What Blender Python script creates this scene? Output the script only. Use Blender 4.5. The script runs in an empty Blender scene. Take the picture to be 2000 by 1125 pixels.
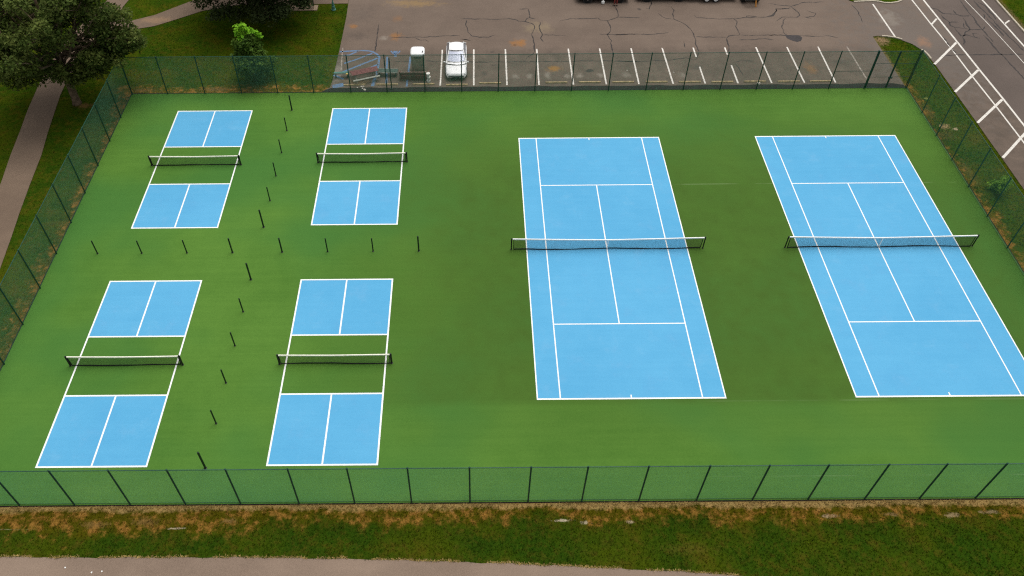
import bpy, bmesh, math, random
import numpy as np
from mathutils import Vector, Matrix

sc = bpy.context.scene
R = math.radians
random.seed(7)

# ------------------------------------------------------------------ camera
cam_d = bpy.data.cameras.new("camera")
cam = bpy.data.objects.new("camera", cam_d)
sc.collection.objects.link(cam)
sc.camera = cam
_p, _y, _r = 0.7967, -0.0007, -0.0083          # pitch below horizon, heading, roll
_f = Vector((math.sin(_y)*math.cos(_p), math.cos(_y)*math.cos(_p), -math.sin(_p)))
_r0 = Vector((math.cos(_y), -math.sin(_y), 0)); _u0 = _r0.cross(_f)
_rr = math.cos(_r)*_r0 + math.sin(_r)*_u0; _uu = -math.sin(_r)*_r0 + math.cos(_r)*_u0
_m = Matrix((_rr, _uu, -_f)).transposed().to_4x4()
_m.translation = Vector((-9.1384, -37.9658, 40.8122))
cam.matrix_world = _m
cam_d.sensor_width = 36
cam_d.lens = 1601.66/2000*36
cam_d.shift_x = 78.33/2000
cam_d.shift_y = -114.1/2000
cam_d.clip_start = 0.5
cam_d.clip_end = 3000

# ------------------------------------------------------------------ sky and sun (soft overcast)
SUN_EL, SUN_AZ = 72.0, 35.0                    # azimuth from +Y towards +X
w = bpy.data.worlds.new("World"); sc.world = w; w.use_nodes = True
nt = w.node_tree; nt.nodes.clear()
sky = nt.nodes.new("ShaderNodeTexSky"); sky.sky_type = 'NISHITA'; sky.sun_disc = False
sky.sun_elevation = R(SUN_EL); sky.sun_rotation = R(SUN_AZ)
sky.air_density = 1.0; sky.dust_density = 4.0; sky.ozone_density = 1.0
hs = nt.nodes.new("ShaderNodeHueSaturation"); hs.inputs['Saturation'].default_value = 0.12
bg = nt.nodes.new("ShaderNodeBackground"); bg.inputs['Strength'].default_value = 0.15
wo = nt.nodes.new("ShaderNodeOutputWorld")
nt.links.new(sky.outputs[0], hs.inputs['Color']); nt.links.new(hs.outputs[0], bg.inputs['Color']); nt.links.new(bg.outputs[0], wo.inputs['Surface'])
sd = bpy.data.lights.new("sun", 'SUN'); sd.energy = 1.5; sd.angle = R(50); sd.color = (1.0, 0.95, 0.88)
so = bpy.data.objects.new("sun", sd); sc.collection.objects.link(so)
_sv = Vector((math.sin(R(SUN_AZ))*math.cos(R(SUN_EL)), math.cos(R(SUN_AZ))*math.cos(R(SUN_EL)), math.sin(R(SUN_EL))))
so.rotation_euler = _sv.to_track_quat('Z', 'Y').to_euler()
so.location = (0, 0, 60)
sc.view_settings.view_transform = 'Standard'
sc.view_settings.look = 'None'
sc.view_settings.gamma = 1
sc.view_settings.use_curve_mapping = False
sc.view_settings.exposure = 0.0
sc.cycles.use_denoising = False
sc.cycles.filter_width = 1.2

# ------------------------------------------------------------------ helpers
def link(o): sc.collection.objects.link(o)
def tag(o, label=None, cat=None, group=None, kind=None):
    if label: o['label'] = label
    if cat: o['category'] = cat
    if group: o['group'] = group
    if kind: o['kind'] = kind
    return o
def empty(name, loc=(0, 0, 0), rz=0.0):
    o = bpy.data.objects.new(name, None); link(o); o.location = loc; o.rotation_euler = (0, 0, rz)
    o.empty_display_size = 0.2
    return o
def mesh_obj(name, me, mat=None, parent=None):
    o = bpy.data.objects.new(name, me); link(o)
    if mat is not None and not me.materials: me.materials.append(mat)
    if parent: o.parent = parent
    return o
def copy_tree(o, parent=None):
    c = o.copy(); link(c); c.parent = parent
    for ch in o.children: copy_tree(ch, c)
    return c

class MB:
    """collects shapes and links them as ONE mesh object"""
    def __init__(s): s.v = []; s.f = []
    def add(s, vs, fs):
        b = len(s.v); s.v += [tuple(p) for p in vs]; s.f += [tuple(b+i for i in f) for f in fs]; return s
    def box(s, c, d, rz=0.0, rx=0.0, bev=0.0):
        M = Matrix.Rotation(rz, 3, 'Z') @ Matrix.Rotation(rx, 3, 'X')
        hx, hy, hz = d[0]/2, d[1]/2, d[2]/2
        if bev <= 0:
            P = [(x, y, z) for z in (-hz, hz) for x, y in ((-hx, -hy), (hx, -hy), (hx, hy), (-hx, hy))]
            F = [(3, 2, 1, 0), (4, 5, 6, 7), (0, 1, 5, 4), (1, 2, 6, 5), (2, 3, 7, 6), (3, 0, 4, 7)]
        else:
            b = min(bev, hx*.9, hy*.9, hz*.9)
            ring = lambda ix, iy, z: [(-hx+ix, -hy+iy, z), (hx-ix, -hy+iy, z), (hx-ix, hy-iy, z), (-hx+ix, hy-iy, z)]
            P = ring(b, b, -hz) + ring(0, 0, -hz+b) + ring(0, 0, hz-b) + ring(b, b, hz)
            F = [(3, 2, 1, 0), (12, 13, 14, 15)]
            for k in range(3):
                for i in range(4): j = (i+1) % 4; F.append((4*k+i, 4*k+j, 4*k+4+j, 4*k+4+i))
        c = Vector(c)
        return s.add([c + M @ Vector(p) for p in P], F)
    def tube(s, pts, rad, n=8, caps=True):
        pts = [Vector(p) for p in pts]
        if not hasattr(rad, '__len__'): rad = [rad]*len(pts)
        vs = []; fs = []
        for i, p in enumerate(pts):
            t = (pts[min(i+1, len(pts)-1)] - pts[max(i-1, 0)]).normalized()
            a = Vector((0, 0, 1)) if abs(t.z) < 0.9 else Vector((1, 0, 0))
            u = t.cross(a).normalized(); v = t.cross(u)
            for k in range(n):
                an = 2*math.pi*k/n; vs.append(p + (u*math.cos(an) + v*math.sin(an))*rad[i])
        for i in range(len(pts)-1):
            for k in range(n):
                j = (k+1) % n; fs.append((i*n+k, (i+1)*n+k, (i+1)*n+j, i*n+j))
        if caps:
            fs.append(tuple(range(n))); fs.append(tuple(range((len(pts)-1)*n+n-1, (len(pts)-1)*n-1, -1)))
        return s.add(vs, fs)
    def lathe(s, prof, c=(0, 0, 0), n=16, axis='Z'):
        vs = []; fs = []
        for r, z in prof:
            for k in range(n):
                a = 2*math.pi*k/n
                p = (r*math.cos(a), r*math.sin(a), z) if axis == 'Z' else ((z, r*math.cos(a), r*math.sin(a)) if axis == 'X' else (r*math.cos(a), z, r*math.sin(a)))
                vs.append((p[0]+c[0], p[1]+c[1], p[2]+c[2]))
        for i in range(len(prof)-1):
            for k in range(n):
                j = (k+1) % n; fs.append((i*n+k, i*n+j, (i+1)*n+j, (i+1)*n+k))
        fs.append(tuple(range(n-1, -1, -1))); fs.append(tuple(range((len(prof)-1)*n, len(prof)*n)))
        return s.add(vs, fs)
    def loft(s, rings, closed=True, caps=True):
        n = len(rings[0]); vs = [p for r in rings for p in r]; fs = []
        for i in range(len(rings)-1):
            for k in range(n if closed else n-1):
                j = (k+1) % n; fs.append((i*n+k, i*n+j, (i+1)*n+j, (i+1)*n+k))
        if caps: fs.append(tuple(range(n-1, -1, -1))); fs.append(tuple(range((len(rings)-1)*n, len(rings)*n)))
        return s.add(vs, fs)
    def poly(s, pts, z):
        return s.add([(p[0], p[1], z) for p in pts], [tuple(range(len(pts)))])
    def prism(s, pts, z0, z1):
        n = len(pts)
        F = [tuple(range(n, 2*n)), tuple(range(n-1, -1, -1))] + [(i, (i+1) % n, n+(i+1) % n, n+i) for i in range(n)]
        return s.add([(p[0], p[1], z0) for p in pts] + [(p[0], p[1], z1) for p in pts], F)
    def strip(s, pts, wd, z):
        """flat ribbon along a polyline; wd may be a list"""
        pts = [Vector((p[0], p[1], 0)) for p in pts]
        if not hasattr(wd, '__len__'): wd = [wd]*len(pts)
        vs = []
        for i, p in enumerate(pts):
            t = (pts[min(i+1, len(pts)-1)] - pts[max(i-1, 0)]).normalized(); nrm = Vector((-t.y, t.x, 0))
            vs += [(p.x+nrm.x*wd[i]/2, p.y+nrm.y*wd[i]/2, z), (p.x-nrm.x*wd[i]/2, p.y-nrm.y*wd[i]/2, z)]
        return s.add(vs, [(2*i+1, 2*i+3, 2*i+2, 2*i) for i in range(len(pts)-1)])
    def mesh(s, name, smooth=False):
        me = bpy.data.meshes.new(name); me.from_pydata(s.v, [], s.f); me.update()
        bm = bmesh.new(); bm.from_mesh(me); bmesh.ops.recalc_face_normals(bm, faces=bm.faces[:]); bm.to_mesh(me); bm.free()
        if smooth:
            for p in me.polygons: p.use_smooth = True
        return me
    def build(s, name, mat, parent=None, smooth=False, flat_up=False):
        me = s.mesh(name, smooth)
        if flat_up:
            bm = bmesh.new(); bm.from_mesh(me)
            for f in bm.faces:
                if f.normal.z < 0: f.normal_flip()
            bm.to_mesh(me); bm.free()
        return mesh_obj(name, me, mat, parent)

# ------------------------------------------------------------------ materials
class NM:
    """small wrapper for building node materials"""
    def __init__(s, name):
        s.m = bpy.data.materials.new(name); s.m.use_nodes = True; s.t = s.m.node_tree
        s.b = s.t.nodes['Principled BSDF']; s.pos = s.n('ShaderNodeNewGeometry').outputs['Position']
        s.xyz = None
    def n(s, t, **k):
        nd = s.t.nodes.new(t)
        for a, b in k.items(): setattr(nd, a, b)
        return nd
    def set(s, sock, v):
        if hasattr(v, 'is_output'): s.t.links.new(v, sock)
        elif isinstance(v, (tuple, list)) and len(v) == 3 and sock.type == 'RGBA': sock.default_value = (*v, 1)
        else: sock.default_value = v
    def math(s, op, a, b=0.0, c=0.0, clamp=False):
        nd = s.n('ShaderNodeMath', operation=op, use_clamp=clamp)
        s.set(nd.inputs[0], a); s.set(nd.inputs[1], b); s.set(nd.inputs[2], c); return nd.outputs[0]
    def axes(s):
        if s.xyz is None:
            nd = s.n('ShaderNodeSeparateXYZ'); s.t.links.new(s.pos, nd.inputs[0]); s.xyz = nd.outputs
        return s.xyz
    def scaled(s, v):
        nd = s.n('ShaderNodeVectorMath', operation='MULTIPLY'); s.t.links.new(s.pos, nd.inputs[0]); nd.inputs[1].default_value = v
        return nd.outputs[0]
    def noise(s, scale, detail=4.0, rough=0.55, vec=None, dist=0.0):
        nd = s.n('ShaderNodeTexNoise'); nd.inputs['Scale'].default_value = scale; nd.inputs['Detail'].default_value = detail
        nd.inputs['Roughness'].default_value = rough; nd.inputs['Distortion'].default_value = dist
        s.t.links.new(vec if vec is not None else s.pos, nd.inputs['Vector']); return nd.outputs['Fac']
    def remap(s, v, a, b, c=0.0, d=1.0, smooth=True):
        nd = s.n('ShaderNodeMapRange', interpolation_type='SMOOTHSTEP' if smooth else 'LINEAR')
        s.set(nd.inputs[0], v)
        for i, q in enumerate((a, b, c, d)): nd.inputs[i+1].default_value = q
        return nd.outputs[0]
    def mix(s, f, a, b, mode='MIX'):
        nd = s.n('ShaderNodeMix', data_type='RGBA', blend_type=mode)
        s.set(nd.inputs[0], f); s.set(nd.inputs[6], a); s.set(nd.inputs[7], b); return nd.outputs[2]
    def spot(s, x, y, rx, ry, soft=0.6, wob=None):
        X, Y, _ = s.axes()
        dx = s.math('DIVIDE', s.math('SUBTRACT', X, x), rx); dy = s.math('DIVIDE', s.math('SUBTRACT', Y, y), ry)
        d = s.math('SQRT', s.math('ADD', s.math('MULTIPLY', dx, dx), s.math('MULTIPLY', dy, dy)))
        if wob is not None: d = s.math('ADD', d, wob)
        return s.remap(d, 1.0, 1.0-soft)
    def bump(s, h, strength=0.3, dist=0.02):
        nd = s.n('ShaderNodeBump'); nd.inputs['Strength'].default_value = strength; nd.inputs['Distance'].default_value = dist
        s.t.links.new(h, nd.inputs['Height']); s.t.links.new(nd.outputs[0], s.b.inputs['Normal'])
    def done(s, col, rough=0.8, spec=0.3, metal=0.0):
        s.set(s.b.inputs['Base Color'], col); s.set(s.b.inputs['Roughness'], rough)
        s.b.inputs['Specular IOR Level'].default_value = spec; s.b.inputs['Metallic'].default_value = metal
        return s.m

def simple(name, col, rough=0.6, spec=0.3, metal=0.0, var=0.12, scale=6.0):
    k = NM(name); nz = k.remap(k.noise(scale), .3, .7)
    c = k.mix(nz, tuple(max(0, x*(1-var)) for x in col), tuple(min(1, x*(1+var)) for x in col))
    return k.done(c, rough, spec, metal)

def court_paint(name, c0, c1, streak_dir, seams=(), tone_zone=False):
    k = NM(name)
    big = k.remap(k.noise(0.09, 3), .35, .65)
    mid = k.noise(0.9, 5, .6)
    grain = k.noise(7.0, 3, .75)
    st = k.noise(1.0, 4, .6, vec=k.scaled((0.12, 3.2, 1) if streak_dir == 'x' else (3.2, 0.12, 1)))
    f = k.math('ADD', k.math('MULTIPLY', big, .42), k.math('MULTIPLY', k.remap(mid, .3, .7), .22))
    f = k.math('ADD', f, k.math('MULTIPLY', k.remap(st, .3, .7), .2))
    f = k.math('ADD', f, k.math('MULTIPLY', k.remap(grain, .25, .75), .3), clamp=True)
    c = k.mix(f, c0, c1)
    if tone_zone: c = k.mix(k.math('MULTIPLY', k.remap(k.noise(.06, 3, .5, vec=k.scaled((1, 1.4, 1))), .42, .62), .65), c, (0.044, 0.150, 0.030))
    X, Y, _ = k.axes()
    if tone_zone:   # green turns darker around the tennis courts, fading towards the margins
        wv = k.math('MULTIPLY', k.math('SUBTRACT', k.noise(.22, 4, .6), .5), 7.0); XX = k.math('ADD', X, wv); YY = k.math('ADD', Y, k.math('MULTIPLY', wv, .08))
        m = k.math('MULTIPLY', k.remap(XX, -22.0, -6.0), k.remap(XX, 32.0, 22.0)); m = k.math('MULTIPLY', m, k.remap(YY, -12.5, -11.7, .35, 1)); m = k.math('MULTIPLY', m, k.math('MULTIPLY', k.remap(Y, -18.0, -12.0), k.remap(k.math('ADD', Y, wv), 20.0, 5.0)))
        c = k.mix(k.math('MULTIPLY', m, k.math('ADD', .35, k.math('MULTIPLY', mid, .8), clamp=True)), c, (0.050, 0.104, 0.014))
    for (yy, wdt, amt, lighter) in seams:
        m = k.remap(k.math('ABSOLUTE', k.math('SUBTRACT', Y, yy)), wdt, wdt*.3, 0, amt)
        m = k.math('MULTIPLY', m, k.math('MULTIPLY', k.remap(k.noise(0.25, 3), .42, .6), k.remap(X, 3.0, 6.0)))
        c = k.mix(m, c, (0.32, 0.40, 0.22) if lighter else (0.04, 0.08, 0.02))
    if not tone_zone:   # chalky scuffs in the blue paint
        c = k.mix(k.math('MULTIPLY', k.remap(k.noise(.7, 7, .72), .50, .74), .22), c, (0.24, 0.47, 0.66)); c = k.mix(k.math('MULTIPLY', k.remap(k.noise(.35, 4, .6), .5, .7), .18), c, (0.06, 0.27, 0.52))
    k.bump(grain, .08, .004)
    return k.done(c, 0.8, 0.10)

GREEN0, GREEN1 = (0.055, 0.142, 0.018), (0.092, 0.202, 0.030)
BLUE0, BLUE1 = (0.082, 0.335, 0.570), (0.112, 0.390, 0.630)
M = {}
M['green'] = court_paint('green court paint', GREEN0, GREEN1, 'x', tone_zone=True, seams=((6.42, .05, .30, True), (-12.05, .06, .12, True), (-16.75, .05, .15, True)))
M['blue'] = court_paint('blue court paint', BLUE0, BLUE1, 'x')
M['line'] = simple('white court line paint', (0.82, 0.83, 0.82), .6, .3, var=.03, scale=3)

def asphalt(name, c0, c1, c2, spots=(), fine=1.0, stained=False):
    k = NM(name)
    big = k.remap(k.noise(0.16, 5, .6), .35, .68)
    st = k.remap(k.noise(1.0, 4, .6, vec=k.scaled((.10, .9, 1))), .35, .7)
    mid = k.remap(k.noise(1.7, 6, .65), .3, .72)
    gr = k.remap(k.noise(22, 3, .8), .25, .75)
    c = k.mix(big, c0, c1); c = k.mix(k.math('MULTIPLY', mid, .5), c, c2); c = k.mix(k.math('MULTIPLY', st, .35), c, c0)
    c = k.mix(k.math('MULTIPLY', gr, .45*fine), c, tuple(x*1.35 for x in c1))
    wob = k.math('MULTIPLY', k.math('SUBTRACT', k.noise(1.7, 5, .65), .5), 2.0)
    if stained:   # years of drips have darkened the stalls
        Y = k.axes()[1]; sm = k.math('MULTIPLY', k.remap(k.math('ADD', Y, wob), 25.0, 23.2), k.remap(k.noise(.8, 5, .65), .3, .7, .25, .75))
        c = k.mix(sm, c, (0.078, 0.062, 0.048))
    for (x, y, rx, ry, col, amt, soft) in spots:
        c = k.mix(k.math('MULTIPLY', k.spot(x, y, rx, ry, soft, wob), amt), c, col)
    k.bump(gr, .25, .01)
    return k.done(c, .88, .2)
RUST, OIL, PALE, TANC = (0.30, 0.13, 0.03), (0.035, 0.033, 0.032), (0.30, 0.265, 0.22), (0.26, 0.17, 0.08)
M['lot'] = asphalt('worn brown grey parking asphalt', (0.104, 0.077, 0.060), (0.165, 0.124, 0.096), (0.138, 0.101, 0.078), stained=True, spots=((31, 25, 9, 14, (0.135, 0.114, 0.098), .7, .9),
    (-4.9, 25.3, 1.0, .85, RUST, .75, .95), (-5.2, 25.0, .22, .2, (0.10, .05, .02), .8, .8), (-1.9, 21.3, .95, .6, (0.30, .15, .03), .65, .9),
    (20.0, 21.1, .8, 1.2, (0.26, .13, .05), .5, .9), (-15.9, 26.5, .75, .9, RUST, .55, .9), (-20.0, 28.3, .6, .6, RUST, .6, .9), (-16.0, 29.6, .6, .7, RUST, .3, .9),
    (-14.5, 32.3, 3.4, 1.0, (0.30, .19, .07), .5, .9), (-3.0, 27.9, 1.8, 1.5, (0.26, .20, .12), .45, .9),
    (1.0, 20.95, .42, .3, OIL, .8, .5), (-8.0, 20.6, .4, .45, OIL, .4, .8), (-7.0, 21.9, .5, .18, OIL, .5, .8), (-7.3, 23.9, .25, .25, OIL, .4, .8), (6.8, 30.8, .28, .3, OIL, .7, .7),
    (10.3, 21.3, .7, .6, OIL, .4, .9), (7.2, 22.2, 1.2, .9, OIL, .25, .9), (22.8, 22.0, .8, .5, OIL, .3, .9),
    (.15, 20.2, .45, .5, PALE, .5, .9), (-5.4, 20.2, .45, .5, PALE, .45, .9), (-4.2, 20.2, .4, .5, PALE, .45, .9), (-2.6, 20.3, .4, .6, PALE, .45, .9), (-1.0, 20.2, .4, .5, PALE, .4, .9),
    (1.9, 20.3, .4, .5, PALE, .45, .9), (8.9, 20.2, .5, .5, PALE, .4, .9), (4.1, 20.3, .5, .6, PALE, .35, .9), (29.6, 29.0, 1.4, 2.0, PALE, .35, .9), (31.3, 25.0, .9, 1.1, (0.30, .16, .09), .55, .9),
    (-18.6, 19.6, 1.6, .5, TANC, .5, .9), (-20.6, 21.0, .5, 2.2, PALE, .5, .9), (-17.0, 26.3, .6, .5, PALE, .5, .9), (-19.3, 30.4, 1.6, 1.8, OIL, .22, .9), (-19.6, 26.6, 1.4, .9, OIL, .25, .9)))
M['road'] = asphalt('dark grey road asphalt', (0.080, 0.063, 0.053), (0.118, 0.092, 0.078), (0.098, 0.077, 0.065))
M['path'] = asphalt('pinkish grey path asphalt', (0.150, 0.108, 0.080), (0.235, 0.172, 0.128), (0.20, 0.145, 0.108), spots=((-38.5, 29.6, 2.2, .9, (0.36, .24, .14), .55, .9),))
M['path_old'] = asphalt('dark pinkish path asphalt', (0.108, 0.076, 0.054), (0.172, 0.122, 0.086), (0.144, 0.102, 0.071), spots=((-38.5, 29.6, 2.2, .9, (0.30, .19, .11), .55, .9),))
M['fresh'] = asphalt('fresh black asphalt strip', (0.011, 0.009, 0.008), (0.021, 0.017, 0.015), (0.015, .013, .012))
M['crack'] = simple('dark tar filled crack', (0.030, 0.024, 0.021), .7, .3, var=.3)
M['patch'] = simple('dark asphalt repair patch', (0.048, 0.042, 0.042), .8, .2, var=.2)

def worn_paint(name, col, under, lo=.35, hi=.6):
    k = NM(name); nz = k.noise(5.5, 5, .7); m = k.remap(nz, lo, hi)
    return k.done(k.mix(m, under, col), .75, .25)
M['stall'] = worn_paint('worn white parking paint', (0.70, 0.66, 0.60), (0.30, 0.26, 0.22), .30, .5)
M['stall_faint'] = worn_paint('faded white parking paint', (0.36, 0.31, 0.26), (0.18, 0.15, 0.125), .4, .65)
M['roadline'] = worn_paint('white road paint', (0.66, 0.63, 0.57), (0.32, 0.28, 0.24), .27, .50)
M['bluepaint'] = worn_paint('worn blue parking paint', (0.10, 0.19, 0.33), (0.13, 0.13, 0.14), .30, .62)
M['concrete'] = simple('pale kerb concrete', (0.42, 0.37, 0.29), .9, .2, var=.2)
M['stop'] = simple('faded yellow wheel stop concrete', (0.36, 0.275, 0.15), .9, .2, var=.3, scale=4)
M['slabc'] = simple('tan concrete pad', (0.30, 0.22, 0.15), .9, .2, var=.15)

def grass_mat(name, lift=1.0):
    k = NM(name); X, Y, Z = k.axes()
    big = k.remap(k.noise(0.28, 5, .65), .38, .64); mid = k.remap(k.noise(1.1, 5, .65), .32, .7); fine = k.remap(k.noise(9, 4, .75), .25, .75)
    L = lambda c: tuple(min(1, x*lift) for x in c)
    c = k.mix(big, L((0.015, 0.044, 0.003)), L((0.048, 0.066, 0.003)))
    c = k.mix(k.math('MULTIPLY', mid, .6), c, L((0.020, 0.062, 0.003)))
    c = k.mix(k.math('MULTIPLY', k.remap(k.noise(.55, 5, .7),   .48, .70), .6), c, L((0.098, 0.068, 0.006)))
    c = k.mix(k.math('MULTIPLY', k.remap(k.noise(2.2, 6, .75), .46, .66), .55), c, L((0.072, 0.052, 0.008)))
    c = k.mix(k.math('MULTIPLY', k.remap(k.noise(3.7, 5, .75), .52, .70), .5), c, L((0.010, 0.024, 0.002)))
    c = k.mix(k.math('MULTIPLY', fine, .4), c, L((0.056, 0.084, 0.005)))
    # distance outside the fenced court rectangle
    dx = k.math('SUBTRACT', k.math('ABSOLUTE', k.math('ADD', X, 5.14)), 32.3); dy = k.math('SUBTRACT', k.math('ABSOLUTE', Y), 18.15)
    d = k.math('MAXIMUM', dx, dy)
    n1 = k.noise(.45, 5, .65); n2 = k.noise(2.6, 5, .7)
    dn = k.math('ADD', d, k.math('MULTIPLY', k.math('SUBTRACT', n1, .5), -3.2)); dn = k.math('ADD', dn, k.math('MULTIPLY', k.math('SUBTRACT', n2, .5), -1.0))
    dn = k.math('ADD', dn, k.remap(k.math('ABSOLUTE', Y), 18.3, 17.9, 0, .3))
    dn = k.math('SUBTRACT', dn, k.math('MULTIPLY', k.remap(X, -17.0, -22.0), k.remap(Y, -17, -18, 0, .55)))
    dead = k.remap(dn, 1.25, .45)
    n3 = k.noise(1.3, 6, .72)
    c = k.mix(k.math('MULTIPLY', dead, .9), c, k.mix(k.remap(n3, .44, .60), L((0.080, 0.068, 0.004)), k.mix(k.remap(n2, .40, .62), L((0.140, 0.075, 0.010)), L((0.300, 0.150, 0.032)))))
    front = k.remap(Y, -17.5, -18.1)
    ds = k.math('ADD', d, k.math('MULTIPLY', k.math('SUBTRACT', n2, .5), -.8)); ds = k.math('ADD', ds, k.math('MULTIPLY', k.math('SUBTRACT', n1, .5), -.8))
    straw = k.math('MULTIPLY', k.remap(ds, .42, .12), front)
    c = k.mix(k.math('MULTIPLY', straw, .8), c, L((0.41, 0.28, 0.105)))
    wob = k.math('ADD', k.math('MULTIPLY', k.math('SUBTRACT', n2, .5), 1.6), k.math('MULTIPLY', k.math('SUBTRACT', k.noise(7.5, 4, .7), .5), 2.6))
    for (x, y, rx, ry, col, a) in ((27.65, 25.35, .85, .9, (0.30, .19, .11), .95), (27.2, 21.5, .3, 4.0, (0.22, .14, .07), .8), (28.3, 13.0, .6, .45, (0.42, .27, .14), .9), (29.0, 12.7, .25, .2, (.6, .45, .3), .9), (28.0, 12.0, 1.1, .9, (0.12, .07, .03), .5), (-40.9, 16.6, .9, .5, (0.20, .10, .045), .8), (-36.7, 18.7, 1.2, .3, (0.22, .12, .05), .6),
                            (-30.6, 18.75, 1.6, .35, (0.24, .13, .055), .7), (27.8, 14.9, .4, 1.5, (.13, .08, .03), .6), (27.9, 7.5, .5, 2.0, (.14, .09, .03), .5), (41.3, 27, .35, 9, (.17, .11, .06), .7), (28.3, 16.7, .3, .2, (.3, .32, .1), .7),
                            (-24.6, -19.35, .5, .05, (.55, .45, .33), .8), (-4.6, -19.1, .6, .08, (.66, .55, .40), .9), (-3.4, -19.2, .35, .09, (.6, .5, .35), .9), (-1.1, -19.2, .3, .1, (.55, .42, .28), .8), (9.3, -18.95, .5, .14, (.45, .32, .2), .85), (15.6, -18.95, .45, .15, (.4, .28, .16), .8), (-28.8, -19.1, .9, .25, (.30, .17, .06), .6), (-26.2, -19.0, .9, .3, (.28, .15, .055), .6), (-21.8, -19.0, .5, .2, (.3, .17, .07), .6), (1.6, -20.6, 1.8, .4, (.11, .09, .015), .5), (-34.5, -19.33, 3.2, .03, (.4, .36, .2), .5), (12.5, -18.9, .5, .12, (.33, .2, .1), .6), (17.6, -18.8, .6, .12, (.4, .28, .17), .7)):
        c = k.mix(k.math('MULTIPLY', k.spot(x, y, rx, ry, .8, wob), a*.75), c, col)
    k.bump(k.noise(14, 5, .8), .9, .05)
    return k.done(c, 1.0, .0)
M['ground'] = grass_mat('mown park grass ground', 1.0)
M['blade'] = grass_mat('grass blades', 1.25)

M['fence'] = simple('dark green fence post paint', (0.007, 0.052, 0.034), .5, .4, var=.1)
M['rail'] = simple('green fence rail paint', (0.010, 0.065, 0.042), .5, .4, var=.1)
M['wire'] = simple('green vinyl chain link wire', (0.052, 0.185, 0.108), .5, .4, var=.1)
M['black'] = simple('black painted steel', (0.008, 0.009, 0.008), .45, .4, var=.2)
M['postgreen'] = simple('near black green post paint', (0.006, 0.020, 0.010), .5, .4, var=.2)
M['cord'] = simple('black net cord', (0.010, 0.012, 0.012), .8, .2, var=.2)
M['tape'] = simple('white net headband', (0.88, 0.88, 0.86), .7, .2, var=.05)
M['tapeold'] = simple('cream net headband', (0.84, 0.83, 0.70), .7, .2, var=.06)
M['bark'] = simple('grey brown bark', (0.12, 0.085, 0.055), .9, .1, var=.35, scale=3)
def leaf_mat(name, a, b, c2):
    k = NM(name); nz = k.remap(k.noise(.5, 3, .6), .38, .62); n2 = k.remap(k.noise(1.1, 4, .7), .48, .66); n3 = k.remap(k.noise(9, 2, .7), .3, .7)
    c = k.mix(nz, a, b); c = k.mix(k.math('MULTIPLY', n2, .8), c, c2); c = k.mix(k.math('MULTIPLY', n3, .35), c, b)
    tr = k.n('ShaderNodeBsdfTranslucent'); k.set(tr.inputs[0], c)
    k.done(c, .7, .12)
    mx = k.n('ShaderNodeMixShader'); mx.inputs[0].default_value = .25
    k.t.links.new(k.b.outputs[0], mx.inputs[1]); k.t.links.new(tr.outputs[0], mx.inputs[2])
    k.t.links.new(mx.outputs[0], k.t.nodes['Material Output'].inputs['Surface'])
    return k.m
M['leaf_big'] = leaf_mat('dark oak leaves', (0.048, 0.080, 0.014), (0.098, 0.132, 0.026), (0.185, 0.212, 0.050))
M['leaf_back'] = leaf_mat('dark maple leaves', (0.026, 0.042, 0.012), (0.044, 0.062, 0.018), (0.062, 0.082, 0.026))
M['leaf_young'] = leaf_mat('young tree leaves', (0.040, 0.085, 0.012), (0.080, 0.145, 0.020), (0.13, 0.22, 0.025))
M['leaf_new'] = leaf_mat('bright new leaves', (0.13, 0.34, 0.016), (0.20, 0.44, 0.022), (0.28, 0.52, 0.03))
M['leaf_shrub'] = leaf_mat('shrub leaves', (0.065, 0.15, 0.012), (0.13, 0.26, 0.016), (0.22, 0.40, 0.03))
M['carwhite'] = simple('white car paint', (0.80, 0.80, 0.79), .25, .5, var=.02)
M['carblack'] = simple('black car paint', (0.010, 0.010, 0.011), .25, .5, var=.1)
M['rubber'] = simple('black tyre rubber', (0.014, 0.014, 0.014), .8, .2, var=.2)
M['alloy'] = simple('grey wheel alloy', (0.42, 0.42, 0.42), .35, .5, .6, var=.1)
M['whitesteel'] = simple('white painted steel', (0.76, 0.76, 0.74), .45, .4, var=.06)
M['glassdark'] = simple('dark tinted glass', (0.03, 0.035, 0.04), .06, .6, var=.05)
M['trim'] = simple('dark grey plastic trim', (0.035, 0.037, 0.037), .6, .3, var=.15)
M['shade'] = simple('pale lilac sun shade', (0.30, 0.34, 0.47), .6, .2, var=.05)
k = NM('clear windscreen glass')
_tr = k.n('ShaderNodeBsdfTransparent'); _gl = k.n('ShaderNodeBsdfGlossy'); _gl.inputs['Roughness'].default_value = .03
_mx = k.n('ShaderNodeMixShader'); _mx.inputs[0].default_value = .08
k.t.links.new(_tr.outputs[0], _mx.inputs[1]); k.t.links.new(_gl.outputs[0], _mx.inputs[2])
k.t.links.new(_mx.outputs[0], k.t.nodes['Material Output'].inputs['Surface']); M['glass'] = k.m
M['lamp'] = simple('clear headlamp lens', (0.45, 0.46, 0.46), .15, .6, var=.2, scale=20)
M['maroon'] = simple('maroon painted wood', (0.150, 0.052, 0.050), .7, .3, var=.2)
M['brownwood'] = simple('dark brown wood', (0.135, 0.072, 0.055), .8, .2, var=.25)
M['brownpale'] = simple('weathered brown plank', (0.36, 0.24, 0.20), .8, .2, var=.2)
M['greenwood'] = simple('dull green painted wood', (0.055, 0.085, 0.070), .7, .3, var=.2)
M['greywood'] = simple('weathered grey wood edge', (0.27, 0.27, 0.23), .8, .2, var=.2)
M['tanwood'] = simple('tan bench slat', (0.20, 0.13, 0.075), .7, .3, var=.2)
M['plastic'] = simple('olive grey toilet plastic', (0.25, 0.225, 0.165), .55, .3, var=.15)
M['plasticd'] = simple('darker toilet plastic', (0.17, 0.155, 0.12), .55, .3, var=.15)
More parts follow.
